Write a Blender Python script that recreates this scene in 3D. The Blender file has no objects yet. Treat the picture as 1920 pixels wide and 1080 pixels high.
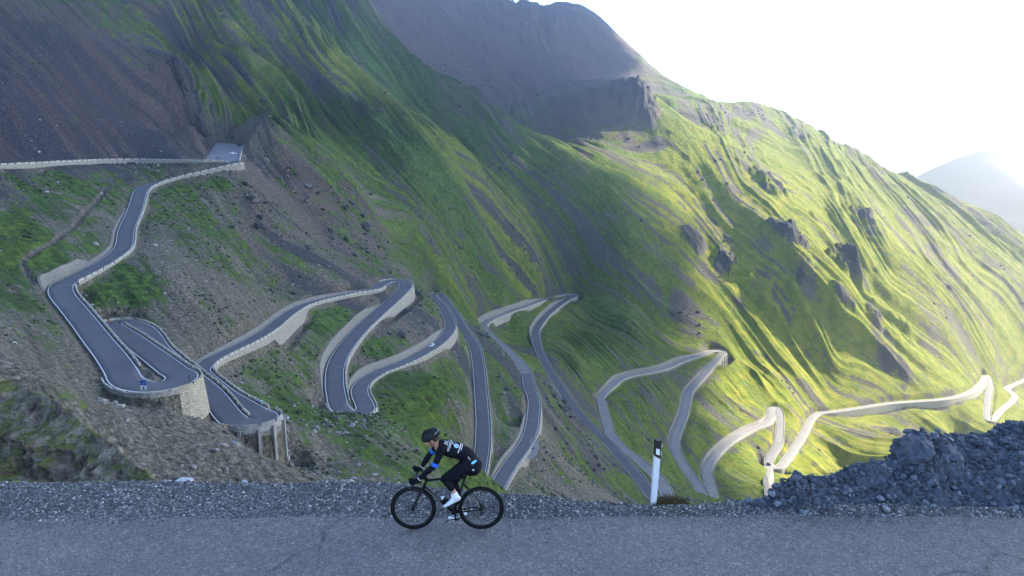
SHADEB = [(1190, 95), (1250, 150), (1225, 180), (1135, 235), (1145, 290), (1235, 340), (1290, 400), (1335, 480), (1395, 570), (1440, 650), (1430, 720), (1400, 770), (1425, 830), (1450, 890), (1470, 940)]
NAZ = 1300
RES = 1.4
SUNAE = (64, 29)
SKYSTR = .12
SUNE = 4.4
EXPO = 2.38
HAZE = 0.00018
HANIS = .75
HBOX = (-9000, 24000, -3000, 24000, -900, 480)
HAZECOL = (.8, .88, 1.0)
SKYDUST = 2.5
import bpy, bmesh, math, random
import numpy as np
from mathutils import Vector, Matrix, Euler
random.seed(7); RNG = np.random.default_rng(11)
SC = bpy.context.scene; COL = SC.collection
F = 1387.0; PITCH = math.radians(10.5); GZ = -5.49      # camera at the origin; GZ = height of the near road

# ---------------------------------------------------------------- helpers
def ray(px, py):
    u = (px-960)/F; v = (540-py)/F
    return np.array([u, math.cos(PITCH)+v*math.sin(PITCH), -math.sin(PITCH)+v*math.cos(PITCH)])
def at(px, py, Y):
    d = ray(px, py); return d*(Y/d[1])
def onz(px, py, z):
    d = ray(px, py); return d*(z/d[2])

def _h(ix, iy, seed):
    n = (ix.astype(np.int64)*374761393 + iy.astype(np.int64)*668265263 + seed*974634777) & 0xffffffff
    n = ((n ^ (n >> 13))*1274126177) & 0xffffffff
    n = (n ^ (n >> 16)) & 0xffffffff
    return n/4294967295.0
def vnoise(x, y, seed=0):
    x = np.asarray(x, float); y = np.asarray(y, float)
    ix = np.floor(x); iy = np.floor(y); fx = x-ix; fy = y-iy
    fx = fx*fx*fx*(fx*(fx*6-15)+10); fy = fy*fy*fy*(fy*(fy*6-15)+10)
    a = _h(ix, iy, seed); b = _h(ix+1, iy, seed); c = _h(ix, iy+1, seed); d = _h(ix+1, iy+1, seed)
    return (a+(b-a)*fx)*(1-fy)+(c+(d-c)*fx)*fy          # 0..1
def fbm(x, y, o=4, seed=0, gain=.5, lac=2.03):
    s = 0; a = 1; t = 0
    for k in range(o):
        s = s+a*(vnoise(x, y, seed+k*17)*2-1); t += a; a *= gain; x = x*lac+3.1; y = y*lac+7.7
    return s/t                                              # -1..1
def ridged(x, y, o=4, seed=0, gain=.5, lac=2.03):
    s = 0; a = 1; t = 0
    for k in range(o):
        s = s+a*(1-np.abs(vnoise(x, y, seed+k*31)*2-1)*2); t += a; a *= gain; x = x*lac+5.3; y = y*lac+1.7
    return s/t
def smooth(a, b, x):
    t = np.clip((x-a)/(b-a), 0, 1); return t*t*(3-2*t)

def link(o, parent=None):
    COL.objects.link(o)
    if parent is not None: o.parent = parent
    return o
def obj(name, verts, faces, mat, parent=None, smooth_=False, loc=(0, 0, 0)):
    me = bpy.data.meshes.new(name)
    me.from_pydata([tuple(map(float, v)) for v in verts], [], [tuple(int(i) for i in f) for f in faces]); me.update()
    o = bpy.data.objects.new(name, me); link(o, parent); o.location = loc
    if mat is not None:
        for m in (mat if isinstance(mat, (list, tuple)) else [mat]): me.materials.append(m)
    if smooth_: me.polygons.foreach_set('use_smooth', [True]*len(me.polygons))
    return o
def fast_mesh(name, V, Fq, mat, smooth_=True):
    """V (n,3) float array, Fq (m,4) or (m,3) int array"""
    me = bpy.data.meshes.new(name); n = len(V); m, k = Fq.shape
    me.vertices.add(n); me.vertices.foreach_set('co', np.ascontiguousarray(V, dtype=np.float32).ravel())
    me.loops.add(m*k); me.loops.foreach_set('vertex_index', np.ascontiguousarray(Fq, dtype=np.int32).ravel())
    me.polygons.add(m); me.polygons.foreach_set('loop_start', np.arange(0, m*k, k, dtype=np.int32))
    try: me.polygons.foreach_set('loop_total', np.full(m, k, dtype=np.int32))
    except Exception: pass
    me.update(calc_edges=True); me.polygons.foreach_set('use_smooth', np.full(m, smooth_, dtype=bool))
    o = bpy.data.objects.new(name, me); link(o)
    if mat: me.materials.append(mat)
    return o
def tag(o, label=None, cat=None, group=None, kind=None):
    if label: o['label'] = label
    if cat: o['category'] = cat
    if group: o['group'] = group
    if kind: o['kind'] = kind
    return o
def empty(name, loc=(0, 0, 0), rot=(0, 0, 0)):
    o = bpy.data.objects.new(name, None); link(o); o.location = loc; o.rotation_euler = rot; o.empty_display_size = .2
    return o
def copy_tree(o, parent=None):
    c = o.copy(); COL.objects.link(c); c.parent = parent
    for ch in list(o.children): copy_tree(ch, c)
    return c

class MB:                                                   # mesh builder
    def __init__(s): s.v = []; s.f = []
    def add(s, v, f):
        b = len(s.v); s.v += [tuple(map(float, p)) for p in v]; s.f += [tuple(b+i for i in q) for q in f]; return s
    def box(s, c, d, R=None, taper=1.0):
        c = Vector(c); x, y, z = d[0]/2, d[1]/2, d[2]/2; P = []
        for sz in (-1, 1):
            t = taper if sz > 0 else 1
            for sx, sy in ((-1, -1), (1, -1), (1, 1), (-1, 1)):
                p = Vector((sx*x*t, sy*y*t, sz*z)); P.append((R @ p if R is not None else p)+c)
        return s.add(P, [(3, 2, 1, 0), (4, 5, 6, 7), (0, 1, 5, 4), (1, 2, 6, 5), (2, 3, 7, 6), (3, 0, 4, 7)])
    def tube(s, pts, r, n=10, cap=True, flat=1.0):
        pts = [Vector(p) for p in pts]; rr = r if isinstance(r, (list, tuple)) else [r]*len(pts)
        V = []; up = None
        for i, p in enumerate(pts):
            t = (pts[min(i+1, len(pts)-1)]-pts[max(i-1, 0)]).normalized()
            if up is None:
                up = Vector((0, 0, 1)) if abs(t.z) < .9 else Vector((0, 1, 0))
            a = up.cross(t).normalized(); b = t.cross(a).normalized(); up = b
            for k in range(n):
                w = 2*math.pi*k/n; V.append(p+a*math.cos(w)*rr[i]+b*math.sin(w)*rr[i]*flat)
        fs = []
        for i in range(len(pts)-1):
            for k in range(n):
                q = (k+1) % n; fs.append((i*n+k, i*n+q, (i+1)*n+q, (i+1)*n+k))
        if cap: fs += [tuple(reversed(range(n))), tuple((len(pts)-1)*n+k for k in range(n))]
        return s.add(V, fs)
    def torus(s, c, R, r, n=48, m=8, axis='y', sq=1.0):
        V = []; fs = []
        for i in range(n):
            w = 2*math.pi*i/n
            for k in range(m):
                q = 2*math.pi*k/m; rad = R+r*math.cos(q)*sq; h = r*math.sin(q)
                V.append((c[0]+rad*math.cos(w), c[1]+h, c[2]+rad*math.sin(w)))
        for i in range(n):
            for k in range(m):
                a = i*m+k; b = i*m+(k+1) % m; d = ((i+1) % n)*m+k; e = ((i+1) % n)*m+(k+1) % m
                fs.append((a, b, e, d))
        return s.add(V, fs)
    def disc(s, c, r, th, n=32, axis=(0, 1, 0)):
        a = Vector(axis).normalized(); c = Vector(c)
        return s.tube([c-a*th/2, c+a*th/2], r, n)
    def ico(s, c, r, sub=1, jit=0, scale=(1, 1, 1), rot=None, rnd=random):
        bm = bmesh.new(); bmesh.ops.create_icosphere(bm, subdivisions=sub, radius=1.0)
        V = []
        for v in bm.verts:
            p = v.co*(1+rnd.uniform(-jit, jit)); p = Vector((p.x*scale[0], p.y*scale[1], p.z*scale[2]))*r
            if rot is not None: p = rot @ p
            V.append(p+Vector(c))
        fs = [tuple(v.index for v in f.verts) for f in bm.faces]; bm.free()
        return s.add(V, fs)
    def build(s, name, mat, parent=None, sm=False, loc=(0, 0, 0), bevel=0):
        o = obj(name, s.v, s.f, mat, parent, sm, loc)
        if bevel:
            m = o.modifiers.new('bevel', 'BEVEL'); m.width = bevel; m.segments = 2; m.limit_method = 'ANGLE'
        return o

# ---------------------------------------------------------------- materials
def nt_new(name):
    m = bpy.data.materials.new(name); m.use_nodes = True; nt = m.node_tree
    for n in list(nt.nodes):
        if n.type not in ('OUTPUT_MATERIAL', 'BSDF_PRINCIPLED'): nt.nodes.remove(n)
    return m, nt, nt.nodes['Principled BSDF']
def N(nt, t, **kw):
    n = nt.nodes.new(t)
    for k, v in kw.items():
        if k in n.inputs: n.inputs[k].default_value = v
        else: setattr(n, k, v)
    return n
def L(nt, a, b): nt.links.new(a, b)
def ramp(nt, fac, stops, interp='LINEAR'):
    r = nt.nodes.new('ShaderNodeValToRGB'); r.color_ramp.interpolation = interp; e = r.color_ramp.elements
    while len(e) < len(stops): e.new(.5)
    for el, (p, c) in zip(e, stops):
        el.position = p; el.color = (*(c if isinstance(c, (tuple, list)) else (c, c, c)), 1)
    if fac is not None: L(nt, fac, r.inputs[0])
    return r
def mixc(nt, fac, a, b, mode='MIX'):
    m = nt.nodes.new('ShaderNodeMix'); m.data_type = 'RGBA'; m.blend_type = mode
    if isinstance(fac, (int, float)): m.inputs[0].default_value = fac
    else: L(nt, fac, m.inputs[0])
    for s, v in ((m.inputs[6], a), (m.inputs[7], b)):
        if isinstance(v, (tuple, list)): s.default_value = (*v, 1)
        else: L(nt, v, s)
    return m.outputs[2]
def math_(nt, op, a, b=None, c=None, clamp=False):
    m = nt.nodes.new('ShaderNodeMath'); m.operation = op; m.use_clamp = clamp
    for i, v in enumerate((a, b, c)):
        if v is None: continue
        if isinstance(v, (int, float)): m.inputs[i].default_value = v
        else: L(nt, v, m.inputs[i])
    return m.outputs[0]
def noise(nt, vec, scale, detail=4, rough=.55, dist=0):
    n = N(nt, 'ShaderNodeTexNoise', Scale=scale, Detail=detail, Roughness=rough, Distortion=dist)
    L(nt, vec, n.inputs['Vector']); return n.outputs['Fac']
def mapping(nt, vec, scale):
    n = nt.nodes.new('ShaderNodeMapping'); n.inputs['Scale'].default_value = scale; L(nt, vec, n.inputs['Vector']); return n.outputs[0]
def bump(nt, bs, h, strength, dist):
    b = N(nt, 'ShaderNodeBump', Strength=strength, Distance=dist); L(nt, h, b.inputs['Height']); L(nt, b.outputs[0], bs.inputs['Normal']); return b
def simple(name, col, rough=.6, metal=0, var=0, scale=20, bumpd=0, spec=.5, coat=0):
    m, nt, bs = nt_new(name); bs.inputs['Roughness'].default_value = rough; bs.inputs['Metallic'].default_value = metal
    bs.inputs['Specular IOR Level'].default_value = spec
    if coat: bs.inputs['Coat Weight'].default_value = coat
    tc = nt.nodes.new('ShaderNodeTexCoord').outputs['Object']
    n = noise(nt, tc, scale, 5)
    r = ramp(nt, n, [(.3, [c*(1-var) for c in col]), (.7, [min(1, c*(1+var)) for c in col])])
    L(nt, r.outputs[0], bs.inputs['Base Color'])
    if bumpd: bump(nt, bs, n, .6, bumpd)
    return m

# ---------------------------------------------------------------- the pass road: centre line seen from the camera, laid out in 3D by its grade
RC = [(0,309),(100,304.5),(175,301),(212,300),(250,299.5),(300,300.5),(375,301.5),(420,303),(440,304.5),(443,307),(425,311),(400,317),(375,322.5),(325,334),(287,345),(265,357),(257,380),(250,400),(237,430),(232,460),(220,475),(197,492),(170,507),(140,522),(117,535),(116,552),(138,580),(162,610),(185,640),(207,667),(226,695),(238,715),(262,724),(292,725.5),(329,718),(341,705),(325,695),(295,672),(262,648),(237,630),(212,615),(205,608),(225,604),(240,606),(265,615),(282,630),(295,650),(312,667),(332,684),(360,707),(388,730),(408,753),(426,777),(443,791),(466,793),(492,787),(495,780),(481,774),(455,759),(423,739),(394,715),(382,705),(376,693),(395,676),(427,660),(465,642),(495,625),(515,610),(540,590),(565,575),(590,566),(627,557),(665,549),(700,543),(715,534),(735,526),(755,529),(760,537),(745,555),(715,582),(677,617),(645,655),(630,685),(627,717),(630,740),(636,762),(655,777),(675,776),(685,767),(682,755),(675,740),(676,725),(693,708),(717,695),(726,692),(761,678),(796,660),(822,643),(839,625),(844,608),(838,590),(828,573),(816,560),(812,552),(822,552),(836,567),(854,593),(871,622),(889,649),(896,681),(899,710),(902,748),(905,791),(905,802),(904,837),(898,875),(892,904),(895,925),(910,935),(925,925),(933,910),(956,872),(982,837),(995,808),(1000,776),(1000,749),(991,723),(986,700),(973,681),(953,660),(930,640),(912,622),(906,611),(921,599),(950,587),(982,576),(1011,565),(1041,555),(1064,552),(1076,555),(1064,561),(1046,573),(1026,590),(1011,608),(1004,625),(1009,652),(1020,678),(1035,704),(1052,730),(1068,755),(1087,779),(1108,802),(1140,831),(1166,860),(1189,887),(1210,913),(1222,930),(1240,942),(1250,932),(1242,910),(1227,890),(1195,863),(1166,840),(1146,817),(1136,787),(1127,752),(1125,748),(1131,737),(1148,723),(1160,712),(1183,704),(1215,698),(1246,690),(1277,677),(1308,667),(1335,658),(1354,660),(1350,667),(1340,677),(1325,696),(1306,717),(1292,733),(1287,750),(1283,771),(1275,792),(1265,822),(1265,840),(1274,860),(1291,887),(1309,910),(1319,930),(1328,940),(1335,927),(1329,904),(1325,881),(1338,857),(1361,834),(1385,817),(1408,805),(1435,794),(1445,780),(1446,767),(1456,765),(1462,780),(1461,807),(1457,834),(1443,859),(1442,872),(1455,877),(1464,873),(1473,861),(1489,840),(1506,813),(1519,788),(1533,776),(1563,772),(1617,764),(1671,756),(1725,752),(1779,747),(1820,734),(1842,715),(1848,704),(1855,716),(1852,745),(1850,772),(1853,787),(1861,787),(1877,769),(1899,750),(1901,740),(1888,729),(1904,720),(1920,713),(1940,705)]
RC = np.array(RC, float); RC[0] = (-90, 314)
RD = np.array([ray(*c) for c in RC])
def solve_road(i0=33, z0=-54.0, g=.058):
    n = len(RC); z = np.zeros(n); z[i0] = z0
    pt = lambda i, zz: RD[i]*(zz/RD[i][2])
    for s in (1, -1):
        i = i0
        while 24 < i+s < n or (s > 0 and i+s < n):
            zz = z[i]; p = pt(i, z[i])
            for _ in range(60):
                q = pt(i+s, zz); zz = .5*zz+.5*(z[i]-s*g*np.hypot(*(q-p)[:2]))
            z[i+s] = zz; i += s
    P = np.array([pt(i, z[i] if z[i] else -1) for i in range(n)])
    top = [352, 415, 450, 462, 470, 470, 465, 470, 470, 465, 460, 455, 450, 440, 428, 415, 395, 377, 348, 324, 310, 297, 285, 273, 265]
    for i, Y in enumerate(top): P[i] = at(*RC[i], Y)
    return P
RP = solve_road()
# dense, rounded centre line: parameter t = control index
def dense_line(P, step=1.0):
    out = []; T = []
    n = len(P)
    for i in range(n-1):
        p0, p1, p2, p3 = P[max(i-1, 0)], P[i], P[i+1], P[min(i+2, n-1)]
        d = np.linalg.norm(p2-p1); m = max(1, int(d/step))
        d01 = max(np.linalg.norm(p1-p0), 1e-3)**.5; d12 = max(d, 1e-3)**.5; d23 = max(np.linalg.norm(p3-p2), 1e-3)**.5
        t1 = (p2-p0)/(d01+d12)*d12; t2 = (p3-p1)/(d12+d23)*d12
        for k in range(m):
            s = k/m; h00 = 2*s**3-3*s*s+1; h10 = s**3-2*s*s+s; h01 = -2*s**3+3*s*s; h11 = s**3-s*s
            out.append(h00*p1+h10*t1+h01*p2+h11*t2); T.append(i+s)
    out.append(P[-1]); T.append(n-1); return np.array(out), np.array(T)
DL, DT = dense_line(RP)
# resample evenly and smooth
def resample(P, T, step):
    s = np.r_[0, np.cumsum(np.linalg.norm(np.diff(P[:, :2], axis=0), axis=1))]
    q = np.arange(0, s[-1], step)
    return np.stack([np.interp(q, s, P[:, k]) for k in range(3)], 1), np.interp(q, s, T), q
DL, DT, DS = resample(DL, DT, 1.0)
def sm1(a, w):
    k = np.hanning(w+2)[1:-1]; k /= k.sum(); pad = w//2
    return np.convolve(np.r_[np.full(pad, a[0]), a, np.full(pad, a[-1])], k, 'valid')[:len(a)]
DL[:, 2] = sm1(DL[:, 2], 15)
DL[:, 0] = sm1(DL[:, 0], 5); DL[:, 1] = sm1(DL[:, 1], 5)
HWK = [(0, 3.4), (7, 3.4), (9, 4.2), (12, 3.6), (20, 3.6), (24, 4.0), (27, 3.7), (31, 3.8), (33, 4.2), (36, 3.7), (39, 3.8), (42, 4.3), (45, 3.5), (50, 3.4), (55, 3.8), (60, 3.2), (62, 3.3), (72, 3.4),
       (76, 4.6), (79, 4.3), (85, 4.0), (90, 3.8), (100, 3.6), (104, 3.8), (112, 3.6), (125, 3.6), (130, 3.6), (136, 3.6), (139, 4.2), (150, 3.7), (165, 3.7), (175, 4.3), (200, 3.9), (234, 3.9)]
DH = np.interp(DT, [a for a, b in HWK], [b for a, b in HWK])
DTAN = np.gradient(DL[:, :2], axis=0); DTAN /= np.linalg.norm(DTAN, axis=1)[:, None]
DNL = np.stack([-DTAN[:, 1], DTAN[:, 0]], 1)                 # left-hand normal
# ---------------------------------------------------------------- terrain
TPX = [(0, 290, 425), (0, 200, 455), (0, 100, 520), (0, 0, 600), (150, 200, 500), (150, 290, 455), (150, 0, 660), (300, 250, 510), (300, 100, 640), (300, 0, 700), (-150, 200, 460), (-200, 0, 600), (400, 230, 530), (410, 205, 560), (330, 130, 600), (450, 100, 780), (450, 0, 850), (370, 0, 760), (500, 330, 500), (600, 330, 560), (550, 200, 700), (600, 100, 900), (600, 0, 1120), (500, 0, 930), (1000, 290, 1060), (1100, 340, 1040), (430, 282, 520), (380, 280, 560), (430, 268, 590), (500, 450, 430), (400, 450, 370), (600, 450, 480), (500, 540, 385), (620, 500, 440), (300, 500, 300), (250, 560, 272), (700, 450, 560), (680, 380, 590), (800, 450, 650), (700, 330, 680), (800, 330, 780), (900, 330, 900), (900, 450, 800), (880, 500, 720), (930, 575, 775), (760, 320, 760), (680, 200, 880), (1000, 450, 920), (950, 500, 860), (1064, 530, 955), (1100, 450, 985), (940, 380, 930), (860, 290, 1000), (780, 200, 1060), (1190, 450, 975), (1120, 370, 1020), (1060, 320, 1040), (1270, 560, 930), (1300, 450, 1020), (1250, 480, 985), (1330, 580, 940), (1400, 680, 890), (1440, 720, 835), (1180, 600, 880), (1120, 600, 880), (1100, 680, 735), (1080, 640, 790), (1200, 640, 840), (1150, 650, 805), (1200, 760, 665), (1350, 740, 775), (1380, 780, 735), (1230, 730, 735), (960, 720, 440), (960, 800, 395), (1100, 900, 385), (1020, 900, 335), (1050, 790, 480), (1040, 840, 410), (1100, 860, 430), (1200, 820, 585), (1270, 910, 500), (1180, 760, 655), (1290, 830, 635), (1395, 850, 655), (1400, 900, 610), (1250, 620, 900), (720, 0, 1600), (900, 100, 1650), (850, 130, 1550), (1000, 200, 1480), (1100, 200, 1500), (1000, 270, 1250), (950, 230, 1300), (1200, 200, 1650), (1250, 200, 1650), (1140, 150, 1550), (1060, 170, 1450), (1230, 200, 1280), (1190, 250, 1200), (1200, 330, 1090), (1300, 400, 1070), (1400, 330, 1160), (1330, 250, 1300), (1270, 195, 1450), (1500, 440, 1060), (1560, 530, 1000), (1650, 640, 960), (1800, 680, 1015), (1480, 300, 1330), (1560, 290, 1480), (1620, 380, 1290), (1700, 480, 1180), (1780, 600, 1070), (1800, 500, 1280), (1900, 550, 1260), (1900, 650, 1160), (1850, 670, 1085), (1600, 850, 760), (1500, 880, 670), (1700, 830, 830), (1800, 820, 880), (1900, 800, 930), (1580, 800, 810), (1750, 780, 885), (1960, 600, 1250), (0, 640, 150), (60, 700, 135), (150, 700, 165), (200, 740, 160), (230, 770, 150), (330, 860, 138), (450, 860, 148), (560, 880, 160), (700, 890, 185), (400, 800, 158), (620, 820, 205), (780, 860, 215), (820, 800, 260), (860, 740, 330), (840, 900, 230), (50, 560, 230), (0, 480, 270), (100, 620, 190), (0, 400, 320), (100, 450, 300), (60, 540, 240), (150, 400, 345), (150, 350, 390), (330, 790, 152), (520, 862, 170), (490, 860, 165), (548, 858, 182), (468, 852, 161), (350, 800, 153), (370, 790, 157)]
SKY = [(905, -2, 1900), (960, 14, 1950), (1000, 22, 1960), (1090, 10, 2000), (1130, 40, 1990), (1190, 100, 1950), (1250, 150, 1920), (1310, 187, 1880), (1370, 195, 1700),
       (1440, 205, 1660), (1480, 235, 1620), (1530, 265, 1600), (1590, 280, 1600), (1640, 310, 1600), (1700, 335, 1580), (1760, 365, 1560), (1810, 395, 1540),
       (1870, 415, 1520), (1920, 445, 1500), (1975, 475, 1500)]
CREST = [(640, -30, 1290), (690, 0, 1270), (730, 60, 1220), (775, 110, 1180), (815, 145, 1150), (855, 168, 1130), (905, 205, 1110), (950, 238, 1095), (1120, 160, 1330), (1155, 158, 1310), (1190, 163, 1290), (1205, 190, 1250)]
HID = [(-60, 60, -44), (-30, 60, -44), (0, 60, -46), (30, 60, -46), (50, 60, -44), (-90, 100, -58), (-50, 100, -62), (0, 100, -70), (40, 100, -74), (80, 100, -76),
       (-35, 140, -76), (0, 150, -94), (60, 150, -100), (120, 150, -105), (0, 200, -118), (60, 220, -135), (140, 220, -150), (60, 300, -165), (160, 320, -190), (220, 420, -225),
       (300, 520, -255), (400, 600, -285), (560, 700, -320), (700, 800, -345), (1300, 1000, -400), (350, 350, -260), (150, 100, -95), (500, 300, -290), (900, 500, -350),
       (-60, 30, -22), (-25, 30, -22), (0, 30, -22), (20, 30, -22), (40, 30, -22), (-400, 200, 60), (-500, 500, 120), (-800, 800, 330), (-200, 120, -15), (-120, 60, -25)]
cp = []
last = None
for p in RP:
    if last is None or np.linalg.norm(p-last) > 6: cp.append(p); last = p
cp += [at(*t) for t in TPX]
for px, py, Y in SKY:
    p = at(px, py, Y); cp.append(p); q = p*1.28; q[2] = p[2]-.13*Y; cp.append(q); q = p*2.2; q[2] = -500; cp.append(q)
for px, py, Y in CREST:
    p = at(px, py, Y); cp.append(p); q = p*1.07; q[2] = p[2]*1.07-.035*Y; cp.append(q)
cp += [np.array(h, float) for h in HID]
cp = np.array(cp); cr = np.hypot(cp[:, 0], cp[:, 1]); ca = np.arctan2(cp[:, 0], cp[:, 1]); cl = np.log(cr); cw = cp[:, 2]/cr
def tps_fit(a, l, w, lam=2e-5):
    n = len(a); d2 = (a[:, None]-a[None])**2+(l[:, None]-l[None])**2
    K = .5*d2*np.log(d2+1e-12)+np.eye(n)*lam; Pm = np.stack([np.ones(n), a, l], 1)
    A = np.block([[K, Pm], [Pm.T, np.zeros((3, 3))]]); s = np.linalg.solve(A, np.r_[w, 0, 0, 0]); return s
TS = tps_fit(ca, cl, cw)
def tps_eval(a, l):
    sh = a.shape; a = a.ravel(); l = l.ravel(); o = np.empty(len(a))
    for i in range(0, len(a), 20000):
        A = a[i:i+20000, None]; B = l[i:i+20000, None]; d2 = (A-ca)**2+(B-cl)**2
        o[i:i+20000] = (.5*d2*np.log(d2+1e-12)) @ TS[:-3] + TS[-3]+TS[-2]*A[:, 0]+TS[-1]*B[:, 0]
    return o.reshape(sh)
# polar grid, finest where the camera looks
azd = np.r_[np.linspace(-75, -38, 40, endpoint=False), np.linspace(-38, 38, NAZ, endpoint=False), np.linspace(38, 80, 45)]
AZ = np.radians(azd)
LR = np.r_[np.linspace(math.log(24), math.log(120), int(130*RES), endpoint=False), np.linspace(math.log(120), math.log(750), int(520*RES), endpoint=False),
           np.linspace(math.log(750), math.log(2300), int(400*RES), endpoint=False), np.linspace(math.log(2300), math.log(9000), 30)]
ga = np.linspace(AZ[0], AZ[-1], 240); gl = np.linspace(LR[0], LR[-1], 330)
W = tps_eval(*np.meshgrid(ga, gl))
def bicub(W, x, y):                                        # Catmull-Rom upsampling of the coarse field
    def ax(M, t):
        n = M.shape[0]; i = np.clip(np.floor(t).astype(int), 0, n-2); f = (t-i)[:, None]
        g = lambda k: M[np.clip(i+k, 0, n-1)]
        return g(0)+.5*f*(g(1)-g(-1)+f*(2*g(-1)-5*g(0)+4*g(1)-g(2)+f*(3*(g(0)-g(1))+g(2)-g(-1))))
    A = ax(W, y); return ax(A.T, x).T
Wf = bicub(W, (AZ-ga[0])/(ga[1]-ga[0]), (LR-gl[0])/(gl[1]-gl[0]))
A2, L2 = np.meshgrid(AZ, LR); R2 = np.exp(L2)
TX = R2*np.sin(A2); TY = R2*np.cos(A2); TZ = Wf*R2
TZ = np.where(R2 > 2300, TZ*(1-smooth(2300, 4500, R2))-560*smooth(2300, 4500, R2), TZ)
TZ = np.maximum(TZ, -620+fbm(TX/400, TY/400, 3, 5)*30)
# distance to the road for every vertex (structured windows)
CUTW = [(16.5, 23.6, 'R', 'grey masonry facing above the inside of the road under the upper loop', 1.6), (21.0, 24.6, 'R', 'rough pale stone facing at the outside of the first left bend', 5.0), (62.2, 73.0, 'L', 'buff stone facing along the uphill side of the road climbing to the middle hairpin', 2.0), (78.6, 84.2, 'R', 'tall grey stone facing on the left of the broad middle road', 5.0), (89.6, 98.6, 'L', 'weathered stone facing above the road that carries the white car', 4.0), (120.0, 124.2, 'L', 'pale facing on the left of the bend to the right of the cyclist', 2.2), (129.5, 136.5, 'L', 'pale rock facing above the far climbing road', 7.0), (139.8, 144.8, 'R', 'grey facing on the left of the lane below the distant sharp hairpin', 5.0), (166.2, 174.5, 'L', 'grey facing above the winding road left of the ribbed wall', 4.5), (178, 187, 'R', 'thin facing on the left of the lane below the ribbed wall', 2.6), (193.5, 200.5, 'L', 'sunlit facing beside the road that climbs to the small hairpin', 3.5)]
UNDER = [(30.0, 33.4, 'R', 1.2, 6), (33.2, 35.9, 'R', 5.5, 9), (53.0, 56.4, 'R', 6.0, 9), (84.2, 88.6, 'R', 6.5, 9), (0, 6, 'R', 2, 8), (24.0, 25.4, 'L', 3.5, 7), (66, 69, 'R', 3, 7), (174.6, 178.2, 'L', 8, 12), (75.5, 79.5, 'L', 4, 8), (137, 140, 'L', 4, 9), (206, 208.8, 'R', 7, 10), (214, 221, 'R', 3, 9), (222, 226, 'L', 2, 8)]
cH = np.zeros((len(DL), 2)); uD = np.zeros((len(DL), 2)); uW = np.ones(len(DL))
for t0, t1, sd_, lb_, hm_ in CUTW:
    k = (DT >= t0) & (DT <= t1); u = (DT[k]-t0)/(t1-t0); cH[k, 0 if sd_ == 'L' else 1] = hm_*np.clip(np.minimum(u, 1-u)*5, .15, 1)
for t0, t1, sd_, dr_, w_ in UNDER:
    k = (DT >= t0) & (DT <= t1); u = (DT[k]-t0)/(t1-t0); uD[k, 0 if sd_ == 'L' else 1] = dr_*np.clip(np.minimum(u, 1-u)*6, 0, 1); uW[k] = w_
LIM = np.full(TX.shape, 1e4); UNDR = np.zeros(TX.shape)
DR = np.full(TX.shape, 1e3); RZ = np.zeros(TX.shape); RH = np.full(TX.shape, 3.5); RS = np.zeros(TX.shape)
aa = np.arctan2(DL[:, 0], DL[:, 1]); ll = np.log(np.hypot(DL[:, 0], DL[:, 1]))
for k in range(0, len(DL)):
    r = math.exp(ll[k]); w = 17/r
    j0, j1 = np.searchsorted(AZ, (aa[k]-w, aa[k]+w)); i0, i1 = np.searchsorted(LR, (ll[k]-w, ll[k]+w))
    if i1 <= i0 or j1 <= j0: continue
    s = (slice(i0, i1), slice(j0, j1))
    dx = TX[s]-DL[k, 0]; dy = TY[s]-DL[k, 1]; d = np.hypot(dx, dy)-DH[k]
    m = d < DR[s]
    if cH[k].any() or uD[k].any():
        sl = (dx*DNL[k, 0]+dy*DNL[k, 1]) > 0; al = np.abs(dx*DTAN[k, 0]+dy*DTAN[k, 1]) < 1.6
        hh = np.where(sl, cH[k, 0], cH[k, 1]); LIM[s] = np.where(al & (hh > 0) & (d > .2) & (d < .7+.35*hh+.9), np.minimum(LIM[s], DL[k, 2]+np.clip((d-.7)/.35, 0, hh)-.5), LIM[s])
        uu = np.where(sl, uD[k, 0], uD[k, 1]); UNDR[s] = np.where(al & (uu > 0) & (d > .3), np.maximum(UNDR[s], uu*(1-smooth(.35*uW[k], uW[k], d))), UNDR[s])
    DR[s] = np.where(m, d, DR[s]); RZ[s] = np.where(m, DL[k, 2]+(dx*DTAN[k, 0]+dy*DTAN[k, 1])*0, RZ[s]); RH[s] = np.where(m, DH[k], RH[s])
# smooth wide distance to the road
_ga, _gl = np.linspace(AZ[0], AZ[-1], 420), np.linspace(LR[0], LR[-1], 420); _A, _L = np.meshgrid(_ga, _gl); _x, _y = np.exp(_L)*np.sin(_A), np.exp(_L)*np.cos(_A); DC = np.full(_x.shape, 1e6); _s6 = DL[::6]
for k in range(0, len(_s6), 40):
    q = _s6[k:k+40]; DC = np.minimum(DC, ((_x[..., None]-q[:, 0])**2+(_y[..., None]-q[:, 1])**2).min(-1))
DC = np.sqrt(DC); DRC = np.maximum(bicub(DC, (AZ-_ga[0])/(_ga[1]-_ga[0]), (LR-_gl[0])/(_gl[1]-_gl[0]))-3.5, 0)
# fan-shaped ribs: fall lines spread from a point down the valley
FX, FY = 775.0, -85.0
TH = np.arctan2(FX-TX, TY-FY); FD = np.hypot(TX-FX, TY-FY)
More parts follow.
